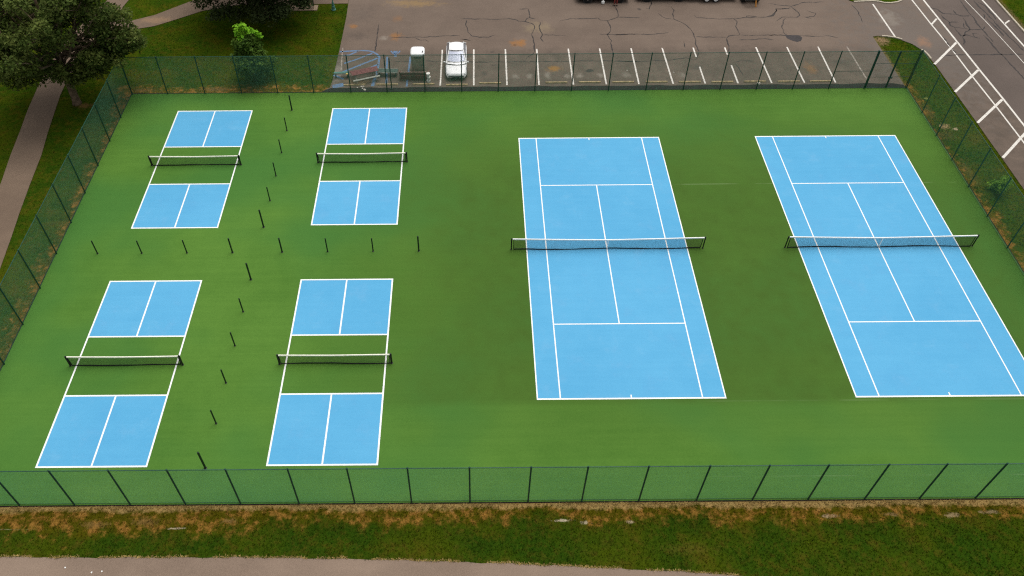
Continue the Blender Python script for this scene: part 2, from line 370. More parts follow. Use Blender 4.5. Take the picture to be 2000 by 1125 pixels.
M['roofw'] = simple('white plastic roof', (0.82, 0.83, 0.82), .45, .4, var=.03)
M['bucket'] = simple('white plastic bucket', (0.72, 0.70, 0.64), .5, .4, var=.08)
M['yellow'] = simple('yellow plastic', (0.62, 0.42, 0.10), .5, .4)
M['orange'] = simple('orange pole paint', (0.60, 0.26, 0.045), .5, .4)
M['teal'] = simple('teal painted iron', (0.065, 0.19, 0.155), .5, .4, var=.2)
M['skin'] = simple('skin', (0.42, 0.23, 0.16), .6, .3, var=.05)
M['redcloth'] = simple('dark red cloth', (0.22, 0.05, 0.045), .9, .1, var=.15)
M['greycloth'] = simple('grey cotton shirt', (0.30, 0.31, 0.33), .9, .1, var=.1)
M['shoe'] = simple('dark shoe leather', (0.02, 0.016, 0.015), .6, .3)
M['hair'] = simple('dark brown hair', (0.03, 0.02, 0.014), .7, .3)
M['rock'] = simple('pale grey stone', (0.48, 0.44, 0.38), .9, .2, var=.25, scale=9)
M['paper'] = simple('white litter paper', (0.75, 0.75, 0.72), .8, .2)
M['straw'] = simple('dry straw', (0.38, 0.27, 0.10), .9, .1, var=.3, scale=3)
M['sidewin'] = simple('side glass with painted sky reflection', (0.24, 0.26, 0.29), .08, .6, var=.05)  # pale base colour paints the reflected sky into the glass

LOT_CRACKS = [[[-10.06,29.39],[-7.56,29.35],[-6.48,29.29],[-5.56,29.39],[-4.9,29.19],[-4.74,28.96],[-4.08,28.87],[-3.44,28.47],[-3.26,28.09],[-3.38,27.41],[-3.65,26.67],[-3.51,25.93],[-3.45,25.06],[-3.49,24.07],[-3.68,23.51],[-4.22,23.03],[-4.39,22.55]],[[-4.56,31.05],[-3.71,31.12],[-3.65,30.67],[-3.65,29.56],[-3.1,29.32]],[[-3.65,29.56],[-3.89,29.41],[-4.08,28.87]],[[-9.49,29.26],[-9.6,28.56],[-9.43,27.65],[-9.39,27.12],[-9.07,26.52],[-8.34,26.29],[-7.53,26.28],[-6.96,26.6]],[[-2.7,28.77],[-2.86,27.86],[-2.64,26.58],[-2.85,26.07],[-2.61,25.41]],[[-2.64,26.58],[-1.04,26.53],[-0.52,26.4]],[[-0.93,28.9],[0.1,29.3],[1.6,29.28],[2.69,29.39],[2.9,29.03],[3.55,28.91],[3.68,27.76],[3.56,27.09],[3.23,26.57],[3.51,25.54],[3.34,25.18],[3.38,24.18],[3.38,22.99]],[[2.52,26.73],[2.7,26.58],[6.2,26.6]],[[3.55,28.91],[4.26,29.29],[4.58,29.52],[4.68,30.54],[4.57,31.35]],[[4.58,29.47],[6.61,29.41]],[[-9.4,22.41],[-8.08,22.33],[-6.75,22.4],[-4.41,22.37],[-3.01,22.37],[-1.06,22.37],[0.74,22.41],[3.23,22.38],[5.55,22.28]],[[-10.04,26.02],[-9.56,25.94],[-9.15,25.79]],[[-15.8,27.4],[-15.79,26.58]],[[-16.39,26.37],[-14.44,26.37],[-12.58,26.43],[-11.61,26.56],[-10.15,26.62]],[[-14.2,26.33],[-13.69,25.89],[-13.21,25.93],[-12.88,25.59]],[[-10.07,26.06],[-9.58,25.9],[-9.18,25.75]],[[-17.62,28.67],[-17.61,27.42],[-17.62,26.4],[-17.63,25.41],[-17.6,23.94]],[[-15.91,22.6],[-14.27,22.51],[-11.61,22.61],[-11.3,22.54]],[[-9.58,22.44],[-7.63,22.35]],[[9.82,31.35],[10.01,30.62],[9.74,29.91],[9.75,29.05],[10.52,28.27],[10.81,27.66],[11.0,26.9],[11.02,26.16],[11.06,25.58],[10.91,25.0],[10.97,24.29],[10.98,23.72],[10.72,23.03],[10.55,22.55],[10.22,22.49],[9.65,22.77],[9.08,22.64],[8.03,22.45],[6.77,22.37],[5.66,22.27],[3.33,22.33]],[[8.44,30.17],[8.74,29.46],[9.03,29.22],[9.75,29.05]],[[3.86,26.44],[5.1,26.62],[7.11,26.54],[8.86,26.79]],[[11.68,29.8],[11.88,29.33],[13.58,29.07],[15.24,29.08],[15.47,28.66],[15.14,27.75],[15.23,26.55],[15.09,26.28],[14.18,26.19],[13.89,25.83],[13.81,25.1],[13.74,24.25],[13.52,23.62]],[[15.24,29.08],[16.53,29.26],[18.37,29.31],[18.95,29.62],[19.6,30.48],[19.66,30.72],[20.76,30.75],[21.11,31.1]],[[16.53,29.26],[16.54,29.5],[16.85,29.54],[17.54,29.33]],[[15.09,26.28],[19.21,26.27]],[[14.91,25.52],[16.45,25.57],[17.29,25.71],[18.03,25.48]],[[11.16,26.09],[12.68,25.99],[13.88,25.95]],[[20.15,29.13],[19.72,28.6],[19.31,27.53],[19.27,26.49],[19.59,25.89]],[[13.78,22.03],[14.22,22.23],[15.44,22.14]],[[13.75,21.89],[13.92,20.95],[14.01,20.03]],[[9.94,25.38],[9.87,24.37]],[[8.13,32.44],[8.09,31.94],[7.82,31.3],[7.71,30.9],[7.39,30.98]],[[19.1,31.68],[21.15,31.19],[21.55,30.04],[21.54,29.59],[21.21,29.26],[19.79,29.28],[18.99,28.52]],[[21.15,31.19],[22.56,31.86],[24.64,31.9]],[[18.49,29.3],[19.02,29.52],[19.61,30.41],[19.58,30.75],[21.04,30.8]],[[22.48,30.37],[22.86,30.02],[23.13,29.91],[22.78,29.35],[21.92,29.25],[22.45,29.02]],[[26.92,31.45],[27.14,30.3],[27.08,29.4],[26.95,28.29]],[[17.71,26.28],[22.25,26.0],[22.97,26.1],[23.91,25.77]]]
ROAD_CRACKS = [[[34.18,30.74],[34.72,30.41],[34.94,29.7],[36.12,29.52],[36.42,29.25],[37.26,29.27]],[[37.49,31.99],[37.42,31.01],[37.36,29.9],[37.38,29.35],[37.46,28.95],[37.3,28.03],[37.35,26.82],[37.37,25.79],[37.43,24.84]],[[34.64,29.39],[34.67,28.84],[34.91,28.22],[34.75,27.61],[35.03,27.31],[35.86,27.14],[36.25,26.91],[37.36,26.85]],[[34.85,28.07],[35.16,28.22],[35.73,28.21]],[[36.43,28.89],[36.45,28.35],[36.29,27.59],[36.25,26.91],[35.68,26.55],[35.39,26.04],[35.03,25.67],[34.92,24.95],[34.66,24.52],[34.73,24.31]],[[36.16,28.05],[35.9,27.44],[35.9,27.14]],[[35.0,27.23],[34.98,26.41],[35.0,25.89],[35.63,26.03],[36.49,25.43]],[[36.64,26.31],[36.2,26.25],[36.14,25.73]],[[37.85,27.42],[37.35,26.82]],[[38.76,31.97],[38.79,30.67],[38.98,29.4],[39.05,27.7],[39.24,25.47],[39.46,23.4]],[[39.04,31.64],[39.43,30.98],[39.36,29.87],[39.48,29.39],[39.34,28.54]],[[38.64,29.56],[38.62,29.25],[38.34,28.71]],[[38.57,30.36],[38.44,29.88]],[[38.61,28.94],[38.69,28.01],[38.77,27.1],[38.81,25.77]],[[37.07,26.01],[37.18,24.63],[37.17,23.22],[37.35,22.25],[37.5,19.45],[37.57,17.55]],[[32.0,22.87],[35.3,22.88],[39.23,22.91]],[[36.08,30.23],[36.12,29.52]],[[33.29,25.85],[33.33,24.97],[33.32,23.97],[33.38,22.99]]]
# ------------------------------------------------------------------ ground, lot, road, paths, court slab
rng = np.random.default_rng(11)
COURT = (-37.37, 27.08, -18.07, 18.0)          # fence line rectangle x0, x1, y0, y1
Z_G, Z_P = -0.09, -0.05                        # grass level, paving level

def bank(x, y):
    """height of the grass: level park, with a low uneven bank in front of the court"""
    z = Z_G
    if y < -18.05:
        t = min(1, max(0, (-18.1-y)/2.5)); z = Z_G+.035 - .125*t*t*(3-2*t)
        f = min(1, max(0, (-18.25-y)/.3))*min(1, max(0, (y+20.5)/.4))
        lip = -19.25 + .12*math.sin(x*.55) + .08*math.sin(x*1.7+1)
        s = min(1, max(0, (y-lip)/.12+.5)) if x < 14 else .5
        z += f*(.05*s - .02 + .018*math.sin(x*2.1+y*3.1) + .014*math.sin(x*4.7-y*5.3))
    return z
xs = sorted(set([-500, -200, -90, -60] + [round(v, 2) for v in np.arange(-46, 34, .25)] + [60, 90, 200, 500]))
ys = sorted(set([-500, -200, -80, -40, -26, -23, -21.6, -20.9] + [round(v, 2) for v in np.arange(-20.7, -18.0, .12)] + [-17.9, 0, 18, 40, 90, 200, 600]))
vs = [(x, y, bank(x, y)) for y in ys for x in xs]
nx = len(xs); fs = [(j*nx+i, j*nx+i+1, (j+1)*nx+i+1, (j+1)*nx+i) for j in range(len(ys)-1) for i in range(nx-1)]
ground = MB().add(vs, fs).build('ground', M['ground'], smooth=True)
tag(ground, kind='structure')

def sheet(name, pts, z, mat, thick=.03, kind='structure'):
    o = MB().prism(pts, z-thick, z).build(name, mat)
    return tag(o, kind=kind)
WEDGE_OUT = [(27.07, 25.93), (27.56, 26.01), (28.1, 25.92), (29.06, 25.66), (30.15, 24.65), (30.75, 23.43), (30.9, 21.47), (30.95, 17.47), (31.0, 13.33), (31.0, 10.74), (31.03, 8.99), (31.03, 5.63)]
lot_pts = [(-21.75, 18.14), (-21.02, 18.8), (-20.89, 19.97), (-20.87, 21.7), (-20.8, 25.2), (-20.76, 30.0), (-20.83, 32.9), (-21.2, 80), (34.0, 80), (34.12, 29), (34.3, 21), (34.5, 13), (34.9, -90), (31.1, -90)] + WEDGE_OUT[::-1] + [(27.10, 23.8), (27.12, 20.2), (27.14, 18.14)]
lot = sheet('parking_lot', lot_pts, Z_P, M['lot'])
road = sheet('road', [(34.9, -90), (34.5, 13), (34.3, 21), (34.12, 29), (34.0, 80), (40.45, 80), (40.8, 29.2), (40.92, 21), (41.3, -90)], Z_P+.004, M['road'], thick=.032)
kerb_path = [(40.45, 80), (40.8, 29.2), (40.92, 21), (41.3, -90)]
tag(MB().prism([(x, y) for x, y in kerb_path] + [(x+.16, y) for x, y in kerb_path[::-1]], Z_P-.05, Z_P+.11).build('kerb', M['concrete']), kind='structure')
# narrow strip of fresh asphalt along the rear fence
ft = [(-21.75, 18.15), (27.12, 18.15), (27.12, 18.55), (26.2, 18.80), (25.2, 18.74), (24.2, 18.86), (23.0, 18.78)] + [(x, 18.74+.04*math.sin(x*1.3)+.03*math.sin(x*3.1)) for x in np.arange(22, -20, -.9)] + [(-20.9, 18.72), (-21.3, 18.5)]
tag(MB().poly(ft, Z_P+.004).build('asphalt_strip', M['fresh'], flat_up=True), kind='structure')
# footpaths
s_edge = [(-60, -20.4), (-46, -20.55), (-33.02, -20.73), (-29.7, -20.8), (-20.1, -20.86), (-13.94, -21.01), (-7.3, -21.27), (-3.74, -21.47), (1.8, -21.77), (4.76, -22.04), (12, -22.8), (24, -24.6), (40, -27.6)]
e2 = []
for i in range(len(s_edge)-1):
    a, b = s_edge[i], s_edge[i+1]; n = max(2, int((b[0]-a[0])/.35))
    for j in range(n):
        t = j/n; x = a[0]+(b[0]-a[0])*t
        e2.append((x, a[1]+(b[1]-a[1])*t + .018*math.sin(x*2.3)+.016*math.sin(x*5.9+1)+.01*math.sin(x*13)))
sheet('footpath', e2 + [(40, -31.2), (24, -28.0), (12, -26.2), (0, -25.1), (-20, -24.4), (-60, -24)], -.165, M['path'], thick=.05)
wl = [(-43.0, 0), (-43.6, 4), (-44.13, 7.58), (-44.58, 10.31), (-44.99, 13.4), (-45.38, 15.96), (-45.75, 19.49), (-45.9, 24), (-45.3, 28.5), (-44.3, 32.6), (-43.6, 36), (-43.0, 42)]
wr = [(-41.2, 42), (-42.0, 34), (-42.3, 32), (-42.1, 30.4), (-40.92, 29.5), (-38.9, 30.5), (-35.9, 33.1), (-33.5, 34.4), (-30, 34.9), (-26, 34.8), (-20.9, 34.75), (-20.85, 32.35), (-24.7, 32.28), (-26.7, 32.21), (-31, 32.3), (-34.5, 31.22), (-36.4, 29.89), (-38.4, 28.59), (-40.4, 28.0), (-42.3, 27.0), (-43.5, 24), (-43.55, 20), (-43.42, 18.02), (-43.11, 15.93), (-42.74, 13.37), (-42.2, 10.28), (-41.89, 7.36), (-41.51, 4.25), (-41.12, 1.55), (-40.76, -1.25), (-39.9, -6), (-38.6, -20), (-41.0, -20), (-42.2, -6)]
sheet('footpath', wl + wr, Z_P, M['path_old'])
# traffic island at the lot entrance
isl = [(26.5, 33.5), (26.97, 32.15), (27.3, 31.85), (28.35, 31.93), (29.05, 31.99), (29.69, 31.86), (30.11, 31.61), (30.77, 31.57), (31.44, 31.75), (31.98, 32.07), (32.1, 34), (31.8, 60), (26.4, 60)]
island = sheet('traffic_island', isl, Z_P+.05, M['ground'], thick=.09)
kp = [(27.3, 31.85), (28.35, 31.93), (29.05, 31.99), (29.69, 31.86), (30.11, 31.61), (30.77, 31.57), (31.44, 31.75), (31.98, 32.07), (32.12, 34)]
def kerb_strip(pts, wd, z0, z1, parent=None):
    b = MB(); P = [Vector((p[0], p[1], 0)) for p in pts]; rings = []
    for i, p in enumerate(P):
        t = (P[min(i+1, len(P)-1)]-P[max(i-1, 0)]).normalized(); nn = Vector((-t.y, t.x, 0))*wd/2
        rings.append([(p.x+nn.x, p.y+nn.y, z0), (p.x-nn.x, p.y-nn.y, z0), (p.x-nn.x, p.y-nn.y, z1), (p.x+nn.x, p.y+nn.y, z1)])
    return b.loft(rings).build('kerb', M['concrete'], parent)
kerb_strip(kp, .16, Z_P-.03, Z_P+.09, island)
tag(kerb_strip([(27.9, 25.97), (28.3, 25.93), (29.06, 25.68), (29.5, 25.4)], .14, Z_P-.05, Z_P+.06), kind='structure')
tag(kerb_strip([(30.6, 23.75), (30.76, 23.45), (30.86, 22.9), (30.88, 22.3)], .14, Z_P-.05, Z_P+.06), kind='structure')

# court slab with its green paint
slab = tag(MB().prism([(-37.5, -18.135), (27.22, -18.135), (27.22, 18.13), (-37.5, 18.13)], -.35, 0).build('court_slab', M['fresh']), kind='structure')
MB().poly([(-37.42, -18.09), (27.14, -18.09), (27.14, 18.04), (-37.42, 18.04)], .004).build('green_paint', M['green'], slab, flat_up=True)

# ------------------------------------------------------------------ painted courts
def court_lines(root, rects, z=.012):
    for (x0, x1, y0, y1) in rects:
        MB().poly([(x0, y0), (x1, y0), (x1, y1), (x0, y1)], z).build('white_line', M['line'], root, flat_up=True)
def tennis_court(x, y, label):
    r = empty('tennis_court', (x, y, 0)); tag(r, label, 'tennis court', 'blue tennis courts')
    W2, L2, S2, V, lw, bw = 5.485, 11.885, 4.115, 6.40, .076, .10
    MB().poly([(-W2, -L2), (W2, -L2), (W2, L2), (-W2, L2)], .008).build('blue_panel', M['blue'], r, flat_up=True)
    q = []
    for s in (-1, 1):
        q.append((-W2, W2, L2-bw, L2) if s > 0 else (-W2, W2, -L2, -L2+bw))
        a = s*W2; q.append((min(a, a-s*lw), max(a, a-s*lw), -L2+bw, L2-bw))
        a = s*S2; q.append((a-lw/2, a+lw/2, -L2+bw, L2-bw))
        b = s*V; q.append((-S2+lw/2, S2-lw/2, b-lw/2, b+lw/2))
        q.append((-lw/2, lw/2, L2-bw-.2, L2-bw) if s > 0 else (-lw/2, lw/2, -L2+bw, -L2+bw+.2))
    q.append((-lw/2, lw/2, -V+lw/2, V-lw/2))
    court_lines(r, q); return r
def pickleball_court(x, y, label):
    r = empty('pickleball_court', (x, y, 0)); tag(r, label, 'pickleball court', 'blue and green pickleball courts')
    W2, L2, K, lw = 3.048, 6.705, 2.134, .098
    for s in (-1, 1):
        for t in (-1, 1):
            xa, xb = sorted((t*.02, t*(W2-.02))); ya, yb = sorted((s*(K+.02), s*(L2-.02)))
            MB().poly([(xa, ya), (xb, ya), (xb, yb), (xa, yb)], .008).build('blue_panel', M['blue'], r, flat_up=True)
    q = []
    for s in (-1, 1):
        q.append((-W2, W2, *sorted((s*L2, s*(L2-lw)))))
        q.append((*sorted((s*W2, s*(W2-lw))), -L2+lw, L2-lw))
        q.append((-W2+lw, W2-lw, *sorted((s*(K-lw/2), s*(K+lw/2)))))
        q.append((-lw/2, lw/2, *sorted((s*(K+lw/2), s*(L2-lw)))))
    court_lines(r, q); return r
TC = [(0.0, 0.0), (18.44, 0.0)]
PC = [(-29.96, 8.98), (-17.41, 9.17), (-29.97, -9.24), (-17.41, -9.23)]
tennis_court(*TC[0], 'blue tennis court beside the pickleball courts, farther from the road')
tennis_court(*TC[1], 'blue tennis court nearest the road on the right')
WHERE = ['at the rear left corner by the big tree', 'at the rear, nearer the tennis courts', 'at the front left corner', 'at the front, nearer the tennis courts']
for (x, y), wv in zip(PC, WHERE): pickleball_court(x, y, 'small blue and green pickleball court ' + wv)

# ------------------------------------------------------------------ nets
def net(name, x, y, half, h_post, h_mid, label, cat, tape, strap, cell, cw, pr, seed):
    r = empty(name, (x, y, 0)); tag(r, label, cat, name.replace('_', ' ') + 's')
    rg = random.Random(seed); ph = rg.random()*6
    top = lambda u: h_mid + (h_post-h_mid)*abs(u/half)**1.3
    bot = lambda u: .035 + .02*math.sin(u*1.1+ph) + .012*math.sin(u*3.3+ph)
    yo = lambda u, t: (1-t)*(.035*math.sin(u*.9+ph*2) + (-.10 if strap else 0)*0)
    e = half - (.16 if strap else .10)
    nn = int(2*e/.32); us = [-e+2*e*i/nn for i in range(nn+1)]
    b = MB()
    nv = int(2*e/cell)
    for i in range(nv+1):
        u = -e + 2*e*i/nv; z0, z1 = bot(u), top(u)-.03
        b.box((u, yo(u, .5), (z0+z1)/2), (cw, cw, z1-z0))
    nh = int((h_mid-.05)/cell)
    for j in range(nh):
        t = j/nh
        pts = [(u, yo(u, t), bot(u)+(top(u)-.03-bot(u))*t) for u in us]
        b.tube(pts, cw*.62, 3, caps=False)
    b.build('netting', M['cord'], r)
    MB().tube([(u, yo(u, 0), bot(u)) for u in us], .034, 6).build('bottom_rope', M['cord'], r)
    for s in (-1, 1):
        MB().tube([(s*e, yo(s*e, 0), bot(s*e)), (s*(e+(.02 if strap else .03)), 0, h_post-.05)], .026, 6).build('side_rope', M['cord'], r)
    hb = .090 if strap else .085; e2 = half-.07
    u2 = [-e2+2*e2*i/24 for i in range(25)]
    MB().loft([[(u, -.03, top(u)-hb), (u, .03, top(u)-hb), (u, .03, top(u)), (u, -.03, top(u))] for u in u2]).build('headband', tape, r)
    for s in (-1, 1):
        p = MB().lathe([(pr*1.5, 0), (pr*1.5, .025), (pr, .03), (pr, h_post+.02), (pr*.7, h_post+.05)], (s*half, 0, 0), 12).build('post', M['black'], r)
        MB().lathe([(.035, 0), (.035, .06)], (s*(half+.0)-(0 if s > 0 else .06)+(0 if s < 0 else .0), 0, h_post-.18), 8, 'X').build('winder', M['black'], p)
    if strap:
        MB().box((0, -.012, h_mid/2-.02), (.062, .06, h_mid-.0)).build('centre_strap', M['tape'], r)
    return r
net('tennis_net', *TC[0], 6.50, 1.07, .92, 'tennis net with white headband across the court beside the pickleball courts', 'tennis net', M['tape'], True, .045, .0070, .042, 1)
net('tennis_net', *TC[1], 6.36, 1.07, .92, 'tennis net with white headband across the court nearest the road', 'tennis net', M['tape'], True, .045, .0070, .042, 2)
for i, ((x, y), wv) in enumerate(zip(PC, WHERE)):
    net('pickleball_net', x, y, 3.37, .91, .86, 'low pickleball net with cream headband, court ' + wv, 'pickleball net', M['tapeold'], False, .034, .0056, .055, 10+i)

# ------------------------------------------------------------------ divider posts between the pickleball courts
def divider_post(x, y, h, r, label):
    o = empty('divider_post', (x, y, .004)); tag(o, label, 'post', 'bare black divider posts between the pickleball courts')
    MB().lathe([(r, 0), (r, h), (r*.85, h+.02), (r*.4, h+.035)], n=10).build('pole', M['postgreen'], o, smooth=False)
    MB().lathe([(r*1.6, 0), (r*1.6, .012), (r*1.1, .02)], n=10).build('base_collar', M['black'], o)
ORD = ['first', 'second', 'third', 'fourth', 'fifth', 'sixth', 'seventh', 'eighth', 'ninth', 'tenth', 'eleventh', 'twelfth', 'thirteenth', 'fourteenth']
for i, (y, h) in enumerate(zip((15.68, 13.04, 10.34, 7.69, 5.01, 2.33, -2.51, -5.21, -7.86, -10.55, -13.27, -16.02), (1.46, 1.27, 1.28, 1.28, 1.3, 1.66, 1.58, 1.3, 1.31, 1.32, 1.36, 1.66))):
    big = h > 1.4
    divider_post(-23.73, y, h, .058 if big else .044, ('taller black post, ' if big else 'short black post, ') + ORD[i] + ' from the rear fence in the front-to-back row of posts')
for i, (x, h) in enumerate(zip((-34.59, -31.59, -28.52, -25.43, -22.06, -18.97, -15.88, -12.78), (1.24, 1.21, 1.23, 1.36, 1.35, 1.27, 1.25, 1.4))):
    divider_post(x, -.08+.004*i, h, .054 if h > 1.33 else .044, 'short black post, ' + ORD[i] + ' from the left in the left-to-right row of posts')

# ------------------------------------------------------------------ chain link fences
FH = 3.62
def link_panel(wd, ht, gauge=.0046, cell=.0707, z0=.03):
    b = MB(); h = ht
    for dirn in (1, -1):
        yo = .003*dirn; c = -h + .02
        while c < wd:
            # line x = c + t (dir +1), t in [0,h], z = t ; mirrored for dir -1
            t0 = max(0, -c); t1 = min(h, wd-c)
            if t1-t0 > .05:
                a = (c+t0, t0); e = (c+t1, t1)
                if dirn < 0: a = (wd-a[0], a[1]); e = (wd-e[0], e[1])
                dx, dz = (e[0]-a[0]), (e[1]-a[1]); l = math.hypot(dx, dz); nx_, nz_ = -dz/l*gauge*.5, dx/l*gauge*.5
                base = []
                for (px, pz) in (a, e):
                    base += [(px+nx_, yo+gauge*.35, pz+z0+nz_), (px-nx_, yo+gauge*.35, pz+z0-nz_), (px, yo-gauge*.55, pz+z0)]
                b.add(base, [(0, 1, 4, 3), (1, 2, 5, 4), (2, 0, 3, 5)])
            c += cell
    return b.mesh('mesh_panel')
PANEL = link_panel(3.0, FH-.03); PANEL.materials.append(M['wire'])
POST = MB().lathe([(.044, -.05), (.044, FH+.03), (.048, FH+.035), (.044, FH+.07), (.015, FH+.09)], n=10).mesh('post'); POST.materials.append(M['fence'])
POSTB = MB().lathe([(.055, -.05), (.055, FH+.05), (.066, FH+.055), (.06, FH+.10), (.02, FH+.12)], n=10).mesh('post'); POSTB.materials.append(M['fence'])
def fence(x, y, rz, stations, label, end_posts=(True, True), braces=()):
    r = empty('chain_link_fence', (x, y, 0), rz); tag(r, label, 'fence', 'green chain link fences round the courts')
    n = len(stations)
    for i, s in enumerate(stations):
        if (i == 0 and not end_posts[0]) or (i == n-1 and not end_posts[1]): continue
        o = mesh_obj('post', POSTB if i in (0, n-1) else POST, None, r); o.location = (s, 0, 0)
    for a, b in zip(stations[:-1], stations[1:]):
        o = mesh_obj('mesh_panel', PANEL, None, r); o.location = (a, .052, 0); o.scale = ((b-a)/3.0, 1, 1)
    MB().tube([(stations[0], 0, FH), (stations[-1], 0, FH)], .024, 6).build('top_rail', M['rail'], r)
    MB().tube([(stations[0], .055, .035), (stations[-1], .055, .035)], .010, 5).build('bottom_wire', M['fence'], r)
    for (a, b, z) in braces: MB().tube([(a, 0, z), (b, 0, z)], .02, 6).build('brace_rail', M['fence'], r)
    return r
X0, X1, Y0, Y1 = COURT
fr = [-37.37, -35.2, -33.05, -30.16, -27.23, -24.33, -21.43, -18.36, -15.43, -12.44, -9.37, -6.32, -3.5, -.5, 2.53, 5.47, 8.39, 11.36, 14.24, 17.18, 20.5, 23.8, 27.08]
fence(0, Y0, 0, fr, 'long green chain link fence across the front, above the grass bank')
bk = [-37.37, -34.42, -31.31, -28.25, -25.24, -22.24, -19.15, -16.13, -12.97, -9.92, -6.89, -3.85, -.8, 2.28, 5.4, 8.5, 11.57, 14.59, 17.6, 20.6, 23.56]
fence(0, Y1, 0, bk, 'long green chain link fence across the rear, in front of the parking lot', end_posts=(False, True), braces=((20.6, 23.56, 1.75),))
lf = [-18.07, -15.1, -12.1, -9.1, -6.1, -3.12, -.05, 2.92, 5.96, 8.97, 11.9, 14.85, 18.0]
fence(X0, 0, R(90), lf, 'green chain link fence down the left side, beside the footpath', end_posts=(False, True))
rt = [-18.07, -15.2, -12.2, -9.2, -6.2, -3.2, -.2, 2.83, 5.9, 8.86, 11.78, 14.66, 18.0]
fence(X1, 0, R(90), rt, 'green chain link fence down the right side, beside the road', end_posts=(False, True))
# double gate in the rear right corner
g = empty('chain_link_gate', (23.56, Y1, 0)); tag(g, 'green chain link double gate at the rear right corner', 'gate')
for k, (a, b) in enumerate(((.10, 1.74), (1.82, 3.40))):
    lf_ = MB()
    for u in (a, b): lf_.tube([(u, 0, .06), (u, 0, FH+.02)], .035, 8)
    for z in (.08, 1.15, 2.45, FH): lf_.tube([(a, 0, z), (b, 0, z)], .018 if 0.5 < z < 3 else .024, 6)
    o = lf_.build('gate_leaf', M['fence'], g)
    p = mesh_obj('mesh_panel', PANEL, None, o); p.location = (a, .05, 0); p.scale = ((b-a)/3.0, 1, 1)
    MB().box((b-.05 if k == 0 else a+.05, -.05, 1.1), (.16, .06, .12)).build('latch' if k == 0 else 'latch_plate', M['fence'], o)

# ------------------------------------------------------------------ parking markings, cracks, wheel stops
ZM = Z_P + .004
STALL_X = [(-11.67, -11.74), (-8.88, -8.92), (-6.08, -6.12), (-3.3, -3.43), (-.5, -.53), (2.28, 2.24), (5.07, 4.98), (7.83, 7.86), (10.58, 10.56), (13.38, 13.32), (16.15, 16.15), (18.9, 18.91), (21.65, 21.52), (24.21, 24.29)]
for i, (xa, xb) in enumerate(STALL_X):
    y0 = 19.5 if i == 13 else 18.95
    segs = [((xa, 24.33), (xb, y0))]
    if i == 8: segs = [((10.58, 24.33), (10.575, 22.9)), ((10.57, 21.4), (10.56, 18.95))]
    if i == 9: segs = [((13.38, 24.33), (13.37, 23.2)), ((13.35, 21.6), (13.32, 18.95))]
    for s in segs: MB().strip(s, .13, ZM).build('stall_line', M['stall_faint'] if i == 13 else M['stall'], lot, flat_up=True)
MB().strip([(28.99, 31.46), (29.05, 25.74)], .15, ZM).build('stall_line', M['roadline'], lot, flat_up=True)
for pl, wd in (([(32.9, 34.5), (32.97, 32.06), (33.1, 27.77), (33.3, 23.79), (33.33, 19.73), (33.46, 15.63), (33.54, 10.95), (33.8, -10)], .13),
               ([(33.13, 27.85), (33.98, 28.8)], .16), ([(30.86, 21.5), (34.14, 24.83)], .20), ([(30.96, 17.5), (34.24, 20.6)], .20), ([(31.04, 13.4), (34.38, 16.42)], .20), ([(31.1, 9.15), (34.44, 12.3)], .20), ([(31.1, 5.2), (34.5, 8.3)], .20)):
    MB().strip(pl, wd, ZM if wd < .15 else ZM+.004).build('bay_line', M['roadline'], lot, flat_up=True)
for pl, wd in (([(33.95, 40), (34.06, 32.04), (34.15, 28.94), (34.25, 24.92), (34.35, 20.65), (34.49, 16.48), (34.55, 13.02), (34.7, -10)], .17),
               ([(37.8, 36), (37.98, 31.98), (38.3, 27.91), (38.46, 24.74), (38.6, 21.59), (39.0, 0)], .06),
               ([(39.5, 36), (39.63, 31.96), (39.77, 27.8), (39.85, 24.11), (40.0, 10)], .16), ([(39.79, 27.8), (40.52, 28.4)], .15)):
    MB().strip(pl, wd, ZM+.004).build('road_line', M['roadline'], road, flat_up=True)

HATCH = [([(-20.76, 24.14), (-20.13, 24.21), (-19.34, 24.27), (-18.79, 24.3), (-18.19, 24.25), (-17.75, 24.02), (-17.39, 23.68), (-17.18, 23.23), (-17.18, 22.57), (-17.18, 21.85), (-17.25, 20.4)], .15), ([(-20.36, 23.57), (-19.86, 23.62), (-19.12, 24.23)], .13), ([(-20.19, 22.32), (-19.33, 22.82), (-17.86, 23.84)], .13), ([(-20.18, 21.03), (-19.22, 21.73), (-17.34, 23.09)], .15), ([(-19.23, 20.53), (-18.35, 21.22), (-17.23, 22.14)], .15),
         ([(-16.5, 23.3), (-16.3, 19.1)], .13), ([(-14.45, 23.3), (-14.57, 18.85)], .13), ([(-17.3, 20.4), (-17.45, 18.95)], .2), ([(-20.9, 20.6), (-20.0, 20.0)], .15), ([(-20.8, 18.9), (-19.9, 19.2)], .4), ([(-15.84, 23.92), (-15.78, 23.29)], .18), ([(-16.22, 24.2), (-16.05, 23.85), (-15.8, 23.68), (-15.55, 23.85), (-15.42, 24.2)], .09), ([(-16.0, 24.05), (-15.62, 24.05)], .22)]
for pl, wd in HATCH: MB().strip(pl, wd*1.3, ZM).build('blue_marking', M['bluepaint'], lot, flat_up=True)
MB().strip([(-20.55, 24.78), (-20.48, 23.5), (-20.41, 22.4), (-20.31, 21.25)], .10, ZM).build('stall_line', M['stall_faint'], lot, flat_up=True)
MB().poly([(19.26, 26.26), (20.46, 26.2), (20.7, 25.82), (20.44, 25.3), (20.03, 25.1), (19.55, 25.42), (19.29, 25.73)], ZM).build('repair_patch', M['patch'], lot, flat_up=True)
